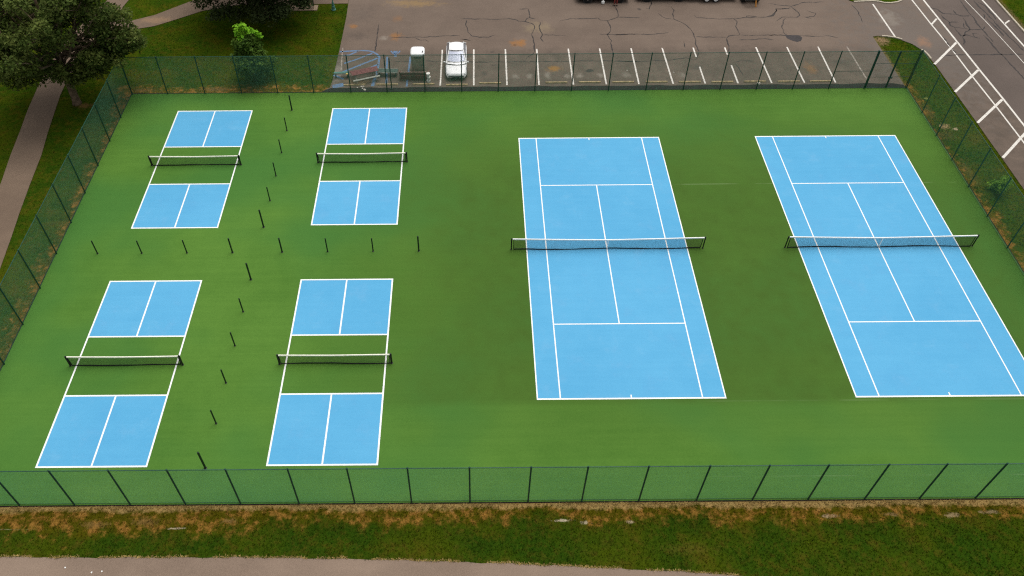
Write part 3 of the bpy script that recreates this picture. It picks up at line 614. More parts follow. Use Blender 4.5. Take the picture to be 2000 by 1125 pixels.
def crack(pl, w0, parent, z):
    rg = random.Random(int(abs(pl[0][0]*97+pl[0][1]*31))); pts = []
    for i in range(len(pl)-1):
        a, b = pl[i], pl[i+1]; L = math.hypot(b[0]-a[0], b[1]-a[1]); n = max(1, int(L/.28))
        for j in range(n):
            t = j/n; jt = 0 if j == 0 else .05
            pts.append((a[0]+(b[0]-a[0])*t+rg.uniform(-jt, jt), a[1]+(b[1]-a[1])*t+rg.uniform(-jt, jt)))
    pts.append(tuple(pl[-1]))
    wd = [w0*rg.uniform(.35, 1.25) for _ in pts]; wd[0] = wd[-1] = w0*.15
    MB().strip(pts, wd, z).build('crack', M['crack'], parent, flat_up=True)
for pl in LOT_CRACKS: crack(pl, .105, lot, ZM-.001)
for pl in ROAD_CRACKS: crack(pl, .15, road if pl[0][0] > 34.6 or len(pl) == 3 else lot, ZM+.003)

STOP = MB().loft([[(x, -.075*s, 0), (x, .075*s, 0), (x, .055*s, .10*t), (x, -.055*s, .10*t)] for x, s, t in ((-.92, .9, .85), (-.89, 1, 1), (.89, 1, 1), (.92, .9, .85))]).mesh('wheel_stop'); STOP.materials.append(M['stop'])
STOPS = [(-18.96, 19.11, .03), (-16.22, 19.12, 0), (-13.15, 19.13, .02), (-10.34, 19.0, .01), (-7.53, 19.2, 0), (-1.95, 19.22, 0), (.87, 19.23, 0), (3.67, 19.22, 0), (6.5, 19.2, -.01), (9.29, 19.16, 0), (12.03, 19.12, 0), (14.77, 19.13, 0), (17.61, 19.1, 0), (20.3, 19.1, .01)]
SL = ['faded yellow wheel stop in front of the maroon picnic table', 'faded yellow wheel stop beside the tall dark post', 'faded yellow wheel stop beside the stacked white buckets', 'faded yellow wheel stop in front of the white car'] + ['faded yellow wheel stop in an empty stall, ' + ORD[i] + ' to the right of the white car' for i in range(10)]
for (x, y, a), l in zip(STOPS, SL):
    o = mesh_obj('wheel_stop', STOP); o.location = (x, y, Z_P); o.rotation_euler = (0, 0, a)
    tag(o, l, 'wheel stop', 'wheel stops along the rear fence')
# ------------------------------------------------------------------ trees and shrubs
def leaves_mesh(name, clumps, per, size, seed, squash=.75, asp=.55):
    rg = np.random.default_rng(seed); C = []; 
    for (c, r) in clumps:
        n = max(6, int(per*r*r)); d = rg.normal(size=(n, 3)); d /= np.linalg.norm(d, axis=1)[:, None]
        rad = r*rg.random(n)**.45; p = d*rad[:, None]; p[:, 2] *= squash; C.append(np.array(c)+p)
    P = np.concatenate(C); n = len(P)
    nrm = rg.normal(size=(n, 3))*.65 + np.array([0, 0, 1.0]); nrm /= np.linalg.norm(nrm, axis=1)[:, None]
    a = np.cross(nrm, rg.normal(size=(n, 3))); a /= np.linalg.norm(a, axis=1)[:, None]; b = np.cross(nrm, a)
    s = size*rg.uniform(.6, 1.3, n)[:, None]
    V = np.stack([P - a*s*.5, P + b*s*asp*.5 + nrm*s*.08, P + a*s*.5 - nrm*s*.1, P - b*s*asp*.5 + nrm*s*.08], 1).reshape(-1, 3)
    F = np.arange(4*n).reshape(n, 4)
    me = bpy.data.meshes.new(name); me.vertices.add(len(V)); me.vertices.foreach_set('co', V.ravel())
    me.loops.add(4*n); me.loops.foreach_set('vertex_index', F.ravel().astype(np.int32))
    me.polygons.add(n); me.polygons.foreach_set('loop_start', np.arange(0, 4*n, 4, dtype=np.int32)); me.polygons.foreach_set('loop_total', np.full(n, 4, dtype=np.int32))
    me.update(calc_edges=True); me.validate(); return me

def limb(b, p0, p1, r0, r1, rg, sag=.0, n=5):
    pts = []; 
    for i in range(n+1):
        t = i/n; p = Vector(p0).lerp(Vector(p1), t)
        j = .12*(Vector(p1)-Vector(p0)).length*math.sin(math.pi*t)
        pts.append(p + Vector((rg.uniform(-1, 1), rg.uniform(-1, 1), rg.uniform(-.4, .8)))*j*.5)
    b.tube(pts, [r0+(r1-r0)*i/n for i in range(n+1)], 7); return pts

def tree(name, loc, H, crown_c, crown_r, leaf, label, seed, trunk_r, n_limb, clump_r, per, size, extra=(), fork=.3, shell=.55, skip=None):
    rg = random.Random(seed); r = empty(name, loc); tag(r, label, 'tree')
    b = MB(); lean = Vector((rg.uniform(-.3, .3), rg.uniform(-.3, .3), 0))
    fz = H*fork
    trunk = [(0, 0, -.15), (.02, 0, .25), (lean.x*.3, lean.y*.3, fz*.5), (lean.x*.6, lean.y*.6, fz), (lean.x, lean.y, H*.6), (lean.x*1.2, lean.y*1.2, H*.85)]
    b.tube(trunk, [trunk_r*1.5, trunk_r*1.1, trunk_r*.95, trunk_r*.8, trunk_r*.45, trunk_r*.15], 10)
    clumps = []
    cc = Vector(crown_c)
    for i in range(n_limb):
        a = 2*math.pi*(i+rg.uniform(-.3, .3))/n_limb*2.4; el = rg.uniform(-.45, 1.0)
        d = Vector((math.cos(a)*math.cos(el)*crown_r[0], math.sin(a)*math.cos(el)*crown_r[1], math.sin(el)*crown_r[2]))
        tip = cc + d*rg.uniform(.75, .95); tz = min(max(tip.z*.45, fz*.7), H*.75)
        p0 = Vector((lean.x*tz/H, lean.y*tz/H, tz))
        pts = limb(b, p0, tip, trunk_r*.38, .03, rg)
        for j in range(3):
            t = rg.uniform(.35, .9); q = Vector(p0).lerp(tip, t); d2 = Vector((rg.uniform(-1, 1), rg.uniform(-1, 1), rg.uniform(-.35, .6))).normalized()*crown_r[0]*rg.uniform(.22, .4)
            limb(b, q, q+d2, trunk_r*.16, .02, rg, n=3); clumps.append((q+d2, clump_r*rg.uniform(.6, 1.1)))
        clumps.append((tip, clump_r*rg.uniform(.7, 1.15)))
        clumps.append((Vector(p0).lerp(tip, .7), clump_r*rg.uniform(.6, 1.0)))
    for e in extra:
        e = Vector(e); limb(b, (lean.x*.5, lean.y*.5, min(H*.6, max(fz*.8, e.z*rg.uniform(.8, 1.15)))), e, trunk_r*.2, .02, rg); clumps.append((e*.5+Vector((0, 0, 1.2+rg.uniform(0, .8))), clump_r*rg.uniform(.7, 1.0)))
        clumps.append((e, clump_r*rg.uniform(.65, .95))); clumps.append((e*.82+Vector((0, 0, .5)), clump_r*.7))
        clumps.append((e+Vector((rg.uniform(-.8, .8), rg.uniform(-.8, .8), rg.uniform(-.1, .5))), clump_r*.55))
    b.build('trunk', M['bark'], r, smooth=True)
    mesh_obj('crown', leaves_mesh('crown', clumps, per, size, seed), leaf, r)
    return r
tree('oak_tree', (-41.65, 16.94, Z_G), 14.0, (-.3, .4, 8.4), (6.4, 6.6, 5.2), M['leaf_big'], 'large dark oak tree at the rear left, over the footpath', 5, .30, 34, 1.05, 210, .30,
     extra=((4.5, 1.5, 6.0), (5.0, 2.6, 5.0), (4.0, 3.0, 4.6), (3.5, .6, 5.4), (5.6, .4, 6.0), (2.8, 2.2, 4.0), (5.9, 1.5, 5.0), (3.6, 1.8, 4.4), (4.6, .9, 4.8), (2.2, 3.4, 5.2), (3.2, 4.2, 6.0), (5.6, 1.6, 4.6), (6.3, .8, 5.4), (3.4, 1.6, 3.0), (4.3, .2, 4.2), (-4.6, -.4, 3.2), (-3.9, -.6, 2.5), (-3.2, .4, 3.0), (-2.2, 1.4, 2.6), (2.5, .8, 2.6), (1.2, -.6, 3.0), (-5.0, .8, 4.6), (4.9, 2.8, 4.0), (-4.2, 1.2, 3.6), (0.2, -1.2, 3.8), (-1.2, -1.6, 4.6), (3.4, -.8, 5.0)))
tree('maple_tree', (-28.7, 30.6, Z_G), 13.0, (0, .6, 7.0), (6.3, 6.0, 5.0), M['leaf_back'], 'dark spreading tree at the top edge, shading the tan bench', 9, .28, 46, 1.2, 230, .28,  # unseen upper crown enlarged to deepen the shade on the lawn
     extra=((.5, -4.4, 2.5), (-2.6, -4.0, 2.6), (3.2, -3.6, 2.5), (-4.6, -2.2, 2.8), (4.6, -2.6, 2.8), (1.8, -4.4, 2.2), (-1.2, -3.8, 2.1), (3.9, -1.4, 2.2), (2.4, -3.0, 1.9)))
# young tree behind the rear fence: dark leafy cone with bright new growth at its tip
yt = empty('young_tree', (-27.4, 19.95, Z_G)); tag(yt, 'young cone-shaped tree with bright yellow-green tip behind the rear fence', 'tree')
b = MB(); rg = random.Random(3)
b.tube([(0, 0, -.1), (.05, 0, 1.2), (-.05, .05, 3.0), (.0, .1, 5.2)], [.09, .07, .05, .015], 7)
cl = []; 
for i in range(70):
    z = rg.uniform(.5, 4.3); rr = (2.1*(1-max(0, z-1.2)/4.2)) if z > 1.2 else 1.1+.5*z; a = rg.uniform(0, 6.28); q = rr*rg.uniform(.35, 1.0)
    p = Vector((math.cos(a)*q, math.sin(a)*q, z)); limb(b, (0, 0, max(.3, z-.5)), p, .03, .008, rg, n=3); cl.append((p, rg.uniform(.34, .62)))
tips = [Vector((-.55, 0, 4.75)), Vector((-.1, .1, 5.25)), (Vector((.3, -.1, 5.0))), Vector((.72, .1, 4.65)), Vector((-.35, -.2, 4.35)), Vector((.05, .2, 4.8)), Vector((1.0, .1, 4.35)), Vector((-.7, .2, 5.0)), Vector((-.1, -.35, 4.0)), Vector((.1, -.5, 3.7))]
for p in tips: limb(b, (0, .05, 3.6), p, .025, .008, rg, n=3)
b.build('trunk', M['bark'], yt, smooth=True)
mesh_obj('crown', leaves_mesh('crown', cl, 420, .24, 21, .9, .7), M['leaf_young'], yt)
mesh_obj('new_growth', leaves_mesh('new_growth', [(p,   .36 if i < 8 else .28) for i, p in enumerate(tips)], 230, .32, 22, .8, .8), M['leaf_new'], yt)
yt.children[-1]['label'] = 'bright yellow-green new leaves'
sh = empty('shrub', (29.0, 5.35, Z_G)); tag(sh, 'small round green shrub on the verge outside the right fence', 'shrub')
b = MB(); cl = []
for i in range(16):
    a = rg.uniform(0, 6.28); q = rg.uniform(.1, .62); p = Vector((math.cos(a)*q, math.sin(a)*q, rg.uniform(.3, 1.15)*(1.1-q*.5))); limb(b, (0, 0, 0), p, .025, .008, rg, n=3); cl.append((p, rg.uniform(.25, .42)))
b.build('stem', M['bark'], sh, smooth=True); mesh_obj('crown', leaves_mesh('crown', cl, 620, .16, 31, .9, .6), M['leaf_shrub'], sh)

# ------------------------------------------------------------------ grass blades on the parts of the ground in view
def inside(px, py, poly):
    c = np.zeros(len(px), bool); n = len(poly)
    for i in range(n):
        x1, y1 = poly[i]; x2, y2 = poly[(i+1) % n]
        if y1 == y2: continue
        c ^= ((y1 > py) != (y2 > py)) & (px < (x2-x1)*(py-y1)/(y2-y1)+x1)
    return c
def scatter(x0, x1, y0, y1, dens):
    n = int((x1-x0)*(y1-y0)*dens); return np.stack([rng.uniform(x0, x1, n), rng.uniform(y0, y1, n)], 1)
S = np.concatenate([scatter(-38, 24, -23.2, -18.16, 110), scatter(-52, -37.55, -19, 34, 26), scatter(-37.55, -20.8, 18.2, 32.3, 42), scatter(27.25, 31.05, 0, 26, 60), scatter(41.1, 47, 22, 36, 25)])
path_w = wl + wr; path_s = e2 + [(40, -31.2), (-60, -24)]
keep = ~inside(S[:, 0], S[:, 1], path_w) & ~inside(S[:, 0], S[:, 1], [(p[0], p[1]-.03) for p in path_s]) & ~inside(S[:, 0], S[:, 1], lot_pts)
S = S[keep]; nS = len(S)
zb = np.array([bank(float(x), float(y)) for x, y in S])
hh = rng.uniform(.05, .12, nS); 
fr_edge = (S[:, 1] < -18.2) & (S[:, 1] > -18.45); hh[fr_edge] *= 1.4
V = []; 
ang = rng.uniform(0, 6.283, nS); ln = rng.uniform(.02, .07, nS); wd = rng.uniform(.018, .04, nS)
for k in range(3):
    a = ang + k*2.1; bx = S[:, 0]+.02*np.cos(a*3); by = S[:, 1]+.02*np.sin(a*3)
    p0 = np.stack([bx-np.sin(a)*wd/2, by+np.cos(a)*wd/2, zb-.01], 1); p1 = np.stack([bx+np.sin(a)*wd/2, by-np.cos(a)*wd/2, zb-.01], 1)
    p2 = np.stack([bx+np.cos(a)*ln, by+np.sin(a)*ln, zb+hh*(1-.15*k)], 1); V.append(np.stack([p0, p1, p2], 1))
V = np.concatenate(V).reshape(-1, 3); nT = len(V)//3
me = bpy.data.meshes.new('grass'); me.vertices.add(len(V)); me.vertices.foreach_set('co', V.ravel()); me.loops.add(len(V)); me.loops.foreach_set('vertex_index', np.arange(len(V), dtype=np.int32))
me.polygons.add(nT); me.polygons.foreach_set('loop_start', np.arange(0, len(V), 3, dtype=np.int32)); me.polygons.foreach_set('loop_total', np.full(nT, 3, dtype=np.int32)); me.update(calc_edges=True)
tag(mesh_obj('grass', me, M['blade']), 'short mown grass with dry patches around the courts', 'grass', kind='stuff')

# straw-coloured fringe along the front path and the foot of the front fence
nF = 9000; fx = rng.uniform(-36, 20, nF); onp = rng.random(nF) < .45
ex = np.array([p[0] for p in e2]); ey = np.array([p[1] for p in e2])
fy = np.where(onp, np.interp(fx, ex, ey) + rng.normal(.03, .028, nF), -18.145 - np.abs(rng.normal(.05, .09, nF)))
kp_ = np.where(onp, np.sin(fx*.9)+np.sin(fx*2.3+1) > -.9, np.sin(fx*.5+2)+np.sin(fx*1.3) > -.4); fx, fy = fx[kp_], fy[kp_]; nF = len(fx)
fz_ = np.array([bank(float(x), float(y)) for x, y in zip(fx, fy)]); a = rng.uniform(0, 6.283, nF); w2 = rng.uniform(.015, .03, nF); h2 = rng.uniform(.04, .10, nF); l2 = rng.uniform(.03, .10, nF)
V = np.stack([np.stack([fx-np.sin(a)*w2, fy+np.cos(a)*w2, fz_-.005], 1), np.stack([fx+np.sin(a)*w2, fy-np.cos(a)*w2, fz_-.005], 1), np.stack([fx+np.cos(a)*l2, fy+np.sin(a)*l2, fz_+h2], 1)], 1).reshape(-1, 3)
me = bpy.data.meshes.new('dry_grass'); me.from_pydata(V.tolist(), [], np.arange(len(V)).reshape(-1, 3).tolist()); me.update()
tag(mesh_obj('dry_grass', me, M['straw']), 'fringe of dry straw-coloured grass along the front fence and path', 'dry grass', kind='stuff')

# ------------------------------------------------------------------ vehicles
def wheel(parent, x, y, z, r, wd, rim_mat, side):
    w_ = empty('wheel', (x, y, z)); w_.parent = parent
    MB().lathe([(r*.62, -wd/2), (r*.93, -wd/2), (r, -wd*.32), (r, wd*.32), (r*.93, wd/2), (r*.62, wd/2)], n=20, axis='X').build('tyre', M['rubber'], w_, smooth=False)
    b = MB().lathe([(r*.64, side*wd*.36), (r*.6, side*wd*.50), (r*.52, side*wd*.42), (r*.16, side*wd*.40), (r*.13, side*wd*.52)], n=20, axis='X')
    for k in range(5):
        a = 2*math.pi*k/5; b.box((side*wd*.45, math.cos(a)*r*.33, math.sin(a)*r*.33), (wd*.08, r*.5 if abs(math.cos(a)) > .7 else r*.16, r*.5 if abs(math.sin(a)) > .7 else r*.16))
    b.build('rim', rim_mat, w_)
    return w_
def car(name, loc, rz, label, paint, kind):
    """nose towards local -y; sections are (y, half width, bottom z, deck z, crown)"""
    r = empty(name, loc, rz); tag(r, label, 'car')
    if kind == 'coupe':
        sec = [(-2.38, .62, .34, .55), (-2.34, .74, .24, .62), (-2.2, .84, .20, .68), (-1.9, .89, .19, .73), (-1.5, .905, .19, .79), (-.95, .91, .19, .86), (-.6, .91, .19, .90), (.5, .91, .19, .92), (1.3, .91, .19, .93), (1.75, .89, .20, .92), (1.98, .84, .24, .89), (2.12, .74, .32, .82), (2.16, .62, .42, .72)]
        roof_z, ws0, ws1, rw1, rw0, rh, bh = 1.38, -1.22, .18, 1.42, 1.95, .60, .85
        wb, tr, wr_ = (-1.5, 1.25), .83, .315
    else:
        sec = [(-2.5, .70, .45, .80), (-2.46, .84, .32, .92), (-2.2, .95, .27, 1.04), (-1.5, .98, .26, 1.10), (-1.0, .98, .26, 1.13), (1.0, .98, .26, 1.14), (2.3, .97, .28, 1.14), (2.48, .92, .36, 1.10), (2.5, .84, .45, 1.0)]
        roof_z, ws0, ws1, rw1, rw0, rh, bh = 1.78, -1.25, -.45, 2.15, 2.42, .70, .92
        wb, tr, wr_ = (-1.5, 1.5), .91, .385
    rings = []
    for (y, hw, zb_, zt) in sec:
        half = [(hw*.90, zb_), (hw*.985, zb_+.10), (hw, zb_+(zt-zb_)*.45), (hw*.985, zt-.17), (hw*.93, zt-.06), (hw*.80, zt-.015), (hw*.45, zt+.012)]
        rings.append([(x, y, z) for x, z in half] + [(0, y, zt+.02)] + [(-x, y, z) for x, z in half[::-1]])
    MB().loft(rings).build('body', paint, r, smooth=True)
    zd = lambda y: np.interp(y, [s[0] for s in sec], [s[3] for s in sec])
    # greenhouse
    fz, bz = zd(ws0)+.005, zd(rw0)+.005
    def curve(y, z, hw, bow, n=7): return [(hw*(2*i/(n-1)-1), y - bow*(1-(2*i/(n-1)-1)**2), z) for i in range(n)]
    base = curve(ws0+.16, fz, bh, .22); top = curve(ws1+.06, roof_z-.05, rh, .10)
    MB().loft([base, top], closed=False, caps=False).build('windscreen', M['glass'] if kind == 'coupe' else M['glassdark'], r, smooth=True)
    if kind == 'coupe':
        lerp = lambda A, B, t, dy, dz: [(a[0]*.93+(b_[0]-a[0])*.93*t, a[1]+(b_[1]-a[1])*t+dy, a[2]+(b_[2]-a[2])*t+dz) for a, b_ in zip(A, B)]
        MB().loft([lerp(base, top, .22, .05, -.03), lerp(base, top, .96, .05, -.04)], closed=False, caps=False).build('sun_shade', M['shade'], r, smooth=True)
        MB().loft([lerp(base, top, -.02, .02, -.015), lerp(base, top, .20, .06, -.04)], closed=False, caps=False).build('dashboard', M['trim'], r)
        MB().tube([(p[0]*1.0, p[1]-.035, p[2]+.012) for p in base], .04, 5).build('cowl', M['trim'], r)
        MB().tube([(p[0]*.98, p[1]-.01, p[2]+.0) for p in top], .03, 5).build('sun_strip', M['trim'], r)
        MB().tube([(-.05, ws0-.06, fz+.05), (-.62, ws0+.02, fz+.07)], .012, 5).build('wiper', M['trim'], r)
    rt0 = curve(rw1, roof_z-.05, rh, -.06); rb0 = curve(rw0, bz, bh*.95, -.12)
    MB().loft([rb0, rt0], closed=False, caps=False).build('rear_window', M['glassdark'], r, smooth=True)
    # roof skin and pillars
    ny = 6; rr_ = []
    for i in range(ny+1):
        t = i/ny; y = ws1+.02+(rw1-ws1)*t; dz = -.05*(2*t-1)**2
        rr_.append([(x*1.0, y-(.10*(1-(x/rh)**2) if i == 0 else 0)+(.06*(1-(x/rh)**2) if i == ny else 0), roof_z+dz-.05*(abs(x)/rh)**2.5) for x in (-rh-.015, -rh*.85, -rh*.45, 0, rh*.45, rh*.85, rh+.015)])
    MB().loft(rr_, closed=False, caps=False).build('roof', paint, r, smooth=True)
    for s in (-1, 1):
        MB().tube([(s*(bh+.005), ws0+.17, fz-.01), (s*(rh+.012), ws1+.07, roof_z-.055)], .035, 6).build('pillar', paint, r)
        MB().tube([(s*(bh*.95+.005), rw0, bz-.01), (s*(rh+.012), rw1, roof_z-.055)], .06 if kind == 'coupe' else .05, 6).build('pillar', paint, r)
        MB().add([(s*bh*.99, ws0+.22, fz), (s*bh*.96, rw0-.08, bz), (s*(rh+.005), rw1-.02, roof_z-.07), (s*(rh+.005), ws1+.10, roof_z-.07)], [(0, 1, 2, 3)]).build('side_window', M['sidewin'] if kind == 'coupe' else M['glassdark'], r)
        m_ = MB().box((s*(sec[6][1]+.09) if kind == 'coupe' else s*1.08, ws0+.32, fz+.06), (.17, .09, .13), bev=.03).build('mirror', paint, r)
        MB().box((s*(sec[3][1]*.70), sec[2][0]-.035, .60 if kind == 'coupe' else .82), (.36, .10, .10), rz=-s*.28, bev=.03).build('headlight', M['lamp'], r)
        MB().box((s*(sec[3][1]*.72), sec[-2][0]-.02, .70 if kind == 'coupe' else .9), (.34, .06, .14), bev=.02).build('tail_light', M['redcloth'], r)
        for yy in wb: wheel(r, s*tr, yy, wr_, wr_, .20 if kind == 'coupe' else .24, M['alloy'], s)
        for yy in wb:
            MB().lathe([(wr_*1.18, s*(sec[6 if kind == 'coupe' else 4][1]-.05)), (wr_*1.18, s*(sec[6 if kind == 'coupe' else 4][1]+.006))], (0, yy, wr_), 20, 'X').build('wheel_arch', M['trim'], r)
    MB().box((0, sec[0][0]-.01, .42 if kind == 'coupe' else .62), (sec[1][1]*1.75, .10, .13), bev=.03).build('grille', M['trim'], r)
    MB().loft([[(x, sec[1][0]-.05+.16*(x/sec[2][1])**2*(1 if kind == 'coupe' else 1), z) for z in (.24, .40)] for x in np.linspace(-sec[2][1], sec[2][1], 9)], closed=False, caps=False).build('bumper', M['trim'], r)
    return r
car('parked_car', (-10.40, 22.02, Z_P), 0, 'white car parked nose-in towards the rear fence', M['carwhite'], 'coupe')
car('parked_car', (3.50, 33.0, Z_P), R(90)*-1, 'black car side-on at the top edge behind the standing person', M['carblack'], 'suv')
bag = MB().lathe([(.10, 0), (.17, .08), (.15, .25), (.05, .34), (.08, .40)], n=9).build('plastic_bag', M['paper']); bag.location = (3.45, 31.9, Z_P); tag(bag, 'white plastic bag on the asphalt beside the black car', 'bag')

# white tandem trailer, dark pickup wheel ahead of it and a small loader behind, mostly above the frame
t = empty('equipment_trailer', (13.75, 33.1, Z_P)); tag(t, 'white flatbed trailer on tandem white wheels at the top edge', 'trailer')
MB().box((.2, 0, .62), (4.6, 2.0, .10), bev=.02).build('deck', M['whitesteel'], t)
b = MB()
for s in (-1, 1): b.box((.2, s*.98, .56), (4.6, .06, .16))
b.build('side_rail', M['whitesteel'], t)
MB().tube([(-2.1, -.8, .55), (-3.3, 0, .5), (-2.1, .8, .55)], .05, 6).build('tow_frame', M['black'], t)
for s in (-1, 1):
    MB().box((-.0, s*1.08, .80), (1.9, .26, .05), bev=.02).build('mudguard', M['whitesteel'], t)
    for xx in (-.43, .43):
        w_ = empty('wheel', (xx, s*1.04, .34), R(90)); w_.parent = t
        MB().lathe([(.2, -.1), (.31, -.1), (.34, -.07), (.34, .07), (.31, .1), (.2, .1)], n=18, axis='X').build('tyre', M['rubber'], w_)
        MB().lathe([(.215, -.108), (.20, -.112), (.06, -.10), (.06, .10), (.20, .112), (.215, .108)], n=18, axis='X').build('rim', M['roofw'], w_)
car('pickup_truck', (9.2, 33.15, Z_P), R(90)*-1, 'dark vehicle at the top edge, hitched ahead of the white trailer', M['carblack'], 'suv')
l = empty('loader', (17.45, 32.9, Z_P), 0); tag(l, 'small white loader with fat black tyres at the top edge', 'loader')
MB().box((0, .2, .85), (1.1, 2.4, .8), bev=.08).build('chassis', M['whitesteel'], l)
b = MB()
for s in (-1, 1):
    for yy in (-.5, 1.1): b.box((s*.45, yy, 1.6), (.07, .07, .9))
b.box((0, .3, 2.05), (1.05, 1.75, .09), bev=.03); b.build('cab', M['whitesteel'], l)
for s in (-1, 1):
    MB().tube([(s*.62, 1.4, 1.35), (s*.62, -.6, 1.2), (s*.62, -1.45, .55)], .06, 6).build('lift_arm', M['whitesteel'], l)
    for yy in (-.75, .95):
        w_ = empty('wheel', (s*.62, yy, .42)); w_.parent = l
        MB().lathe([(.22, -.22), (.38, -.22), (.42, -.15), (.42, .15), (.38, .22), (.22, .22)], n=18, axis='X').build('tyre', M['rubber'], w_)
        MB().lathe([(.22, -.2), (.08, -.16), (.08, .16), (.22, .2)], n=14, axis='X').build('rim', M['whitesteel'], w_)
MB().box((0, -1.55, .75), (1.2, .12, .5), bev=.03).build('coupler_plate', M['trim'], l)
pole = MB().tube([(17.82, 31.15, Z_P), (17.55, 31.9, 2.3)], .065, 8).build('pole', M['orange']); tag(pole, 'orange pole leaning against the loader', 'pole')

# ------------------------------------------------------------------ things stored by the rear fence
pt = empty('picnic_table', (-18.15, 20.1, Z_P), R(19)); tag(pt, 'maroon picnic table set askew on the blue hatching', 'picnic table')
for k in range(4): MB().box((0, -.27+.18*k, .74), (2.3, .165, .045), bev=.008).build('top_plank', M['maroon'], pt)
for s in (-1, 1):
    MB().box((0, s*.68, .44), (2.3, .2, .045), bev=.008).build('bench_plank', M['greywood'] if s < 0 else M['maroon'], pt)
    b = MB(); x = s*.85
    b.box((x, 0, .68), (.06, .72, .07)); b.box((x, 0, .39), (.06, 1.5, .07))
    for q in (-1, 1): b.tube([(x, q*.62, 0), (x, q*.22, .70)], .04, 4)
    b.build('leg_frame', M['greywood'], pt)
gb = empty('low_bench', (-16.25, 20.55, Z_P), R(-3)); tag(gb, 'dull green low bench between the maroon table and the brown bench', 'bench')
for k in range(3): MB().box((0, -.18+.18*k, .44), (1.75, .165, .04), bev=.008).build('plank', M['greenwood'], gb)
for s in (-1, 1): MB().box((0, s*.285, .43), (1.80, .035, .06)).build('edge_rail', M['greywood'], gb); MB().box((s*.7, 0, .2), (.07, .5, .40)).build('leg', M['greenwood'], gb)
gb2 = empty('low_bench', (-20.0, 20.3, Z_P), R(4)); tag(gb2, 'dark green low bench with a yellow end beside the lot edge', 'bench')
for k in range(2): MB().box((-.15, -.09+.18*k, .42), (1.3, .165, .04), bev=.008).build('plank', M['teal'] if k else M['greenwood'], gb2)
MB().box((.35, -.16, .40), (.25, .14, .10), bev=.02).build('end_cap', M['yellow'], gb2)
for s in (-1, 1): MB().box((s*.5-.15, 0, .2), (.07, .34, .40)).build('leg', M['greenwood'], gb2)
bb = empty('park_bench', (-13.95, 19.75, Z_P)); tag(bb, 'dark brown wooden bench in front of the portable toilet', 'bench')
for k in range(3): MB().box((0, .02-.02*k, .55+.13*k), (2.36, .04, .115), bev=.01).build('back_slat', M['brownpale'] if k == 2 else M['brownwood'], bb)
for k in range(3): MB().box((0, .14+.15*k, .44), (2.36, .135, .04), bev=.01).build('seat_slat', M['brownpale'] if k == 2 else M['brownwood'], bb)
MB().box((0, .05, .24), (2.3, .04, .38)).build('shadow_panel', M['brownwood'], bb)  # dark panel added in place of the shadow below the backrest
for x in (-1.2, 0, 1.2):
    b = MB(); b.box((x, -.06, .45), (.06, .07, .90)); b.box((x, .52, .22), (.06, .07, .44)); b.box((x, .26, .40), (.06, .6, .06)); b.box((x, .2, .66), (.06, .66, .05)); b.box((x, .50, .54), (.05, .05, .22)); b.build('frame', M['brownwood'], bb)
# portable toilet
to = empty('portable_toilet', (-13.63, 21.02, Z_P)); tag(to, 'portable toilet with dark walls and white domed roof', 'portable toilet')
MB().box((0, 0, .08), (1.16, 1.2, .16), bev=.02).build('base_skid', M['plasticd'], to)
b = MB().box((0, 0, 1.06), (1.10, 1.12, 1.82), bev=.03)
for z in (.45, .85, 1.25, 1.6): b.box((0, -.565, z), (.86, .018, .03))
b.build('cabin', M['plastic'], to)
MB().box((.02, -.568, 1.0), (.80, .022, 1.62), bev=.008).build('door', M['plastic'], to)
MB().box((.33, -.59, 1.05), (.06, .03, .14)).build('latch', M['trim'], to)
for z in (1.72, 1.78, 1.84):
    MB().box((0, -.585, z), (.6, .02, .025)).build('vent_slot', M['greenwood'], to)
hw, hd = .60, .62; prof = [(1.0, 1.95), (1.0, 2.06), (.93, 2.13), (.74, 2.19), (.40, 2.225)]
rings = []
for s_, z in prof:
    ring = []
    for i in range(24):
        a = 2*math.pi*i/24; cx, cy = math.cos(a), math.sin(a); pw = .45
        ring.append((hw*s_*math.copysign(abs(cx)**pw, cx), hd*s_*math.copysign(abs(cy)**pw, cy), z))
    rings.append(ring)
MB().loft(rings).build('roof', M['roofw'], to, smooth=False)
MB().lathe([(.035, 0), (.035, .14), (.055, .15), (.055, .18)], (.44, -.36, 2.13), 8).build('vent_pipe', M['trim'], to)
# tall post by the fence
sp = empty('steel_post', (-15.80, 18.55, Z_P)); tag(sp, 'tall dark steel post standing just behind the rear fence', 'post')
MB().box((0, 0, 1.5), (.085, .085, 3.05)).build('shaft', M['black'], sp)
MB().box((0, 0, .04), (.2, .2, .02)).build('base_plate', M['black'], sp); MB().box((0, 0, 3.04), (.10, .10, .03), bev=.01).build('cap', M['black'], sp)
# stack of white buckets
for k, (z, dx) in enumerate(((0, 0), (.34, .015), (.68, -.02))):
    o = empty('bucket', (-12.72+dx, 19.32, Z_P+z)); tag(o, ('lowest', 'middle', 'topmost')[k] + ' of three stacked white buckets beside the brown bench', 'bucket', 'stacked white buckets')
    MB().lathe([(.125, 0), (.15, .29), (.16, .295), (.16, .31)], n=14).build('pail', M['bucket'], o)
    MB().lathe([(.165, .305), (.165, .325), (.12, .33)], n=14).build('lid', M['bucket'], o)
    MB().tube([(.155*math.cos(a), -.02-.155*abs(math.sin(a)), .24-.10*abs(math.sin(a))) for a in np.linspace(0, math.pi, 9)], .008, 5).build('handle', M['trim'], o)
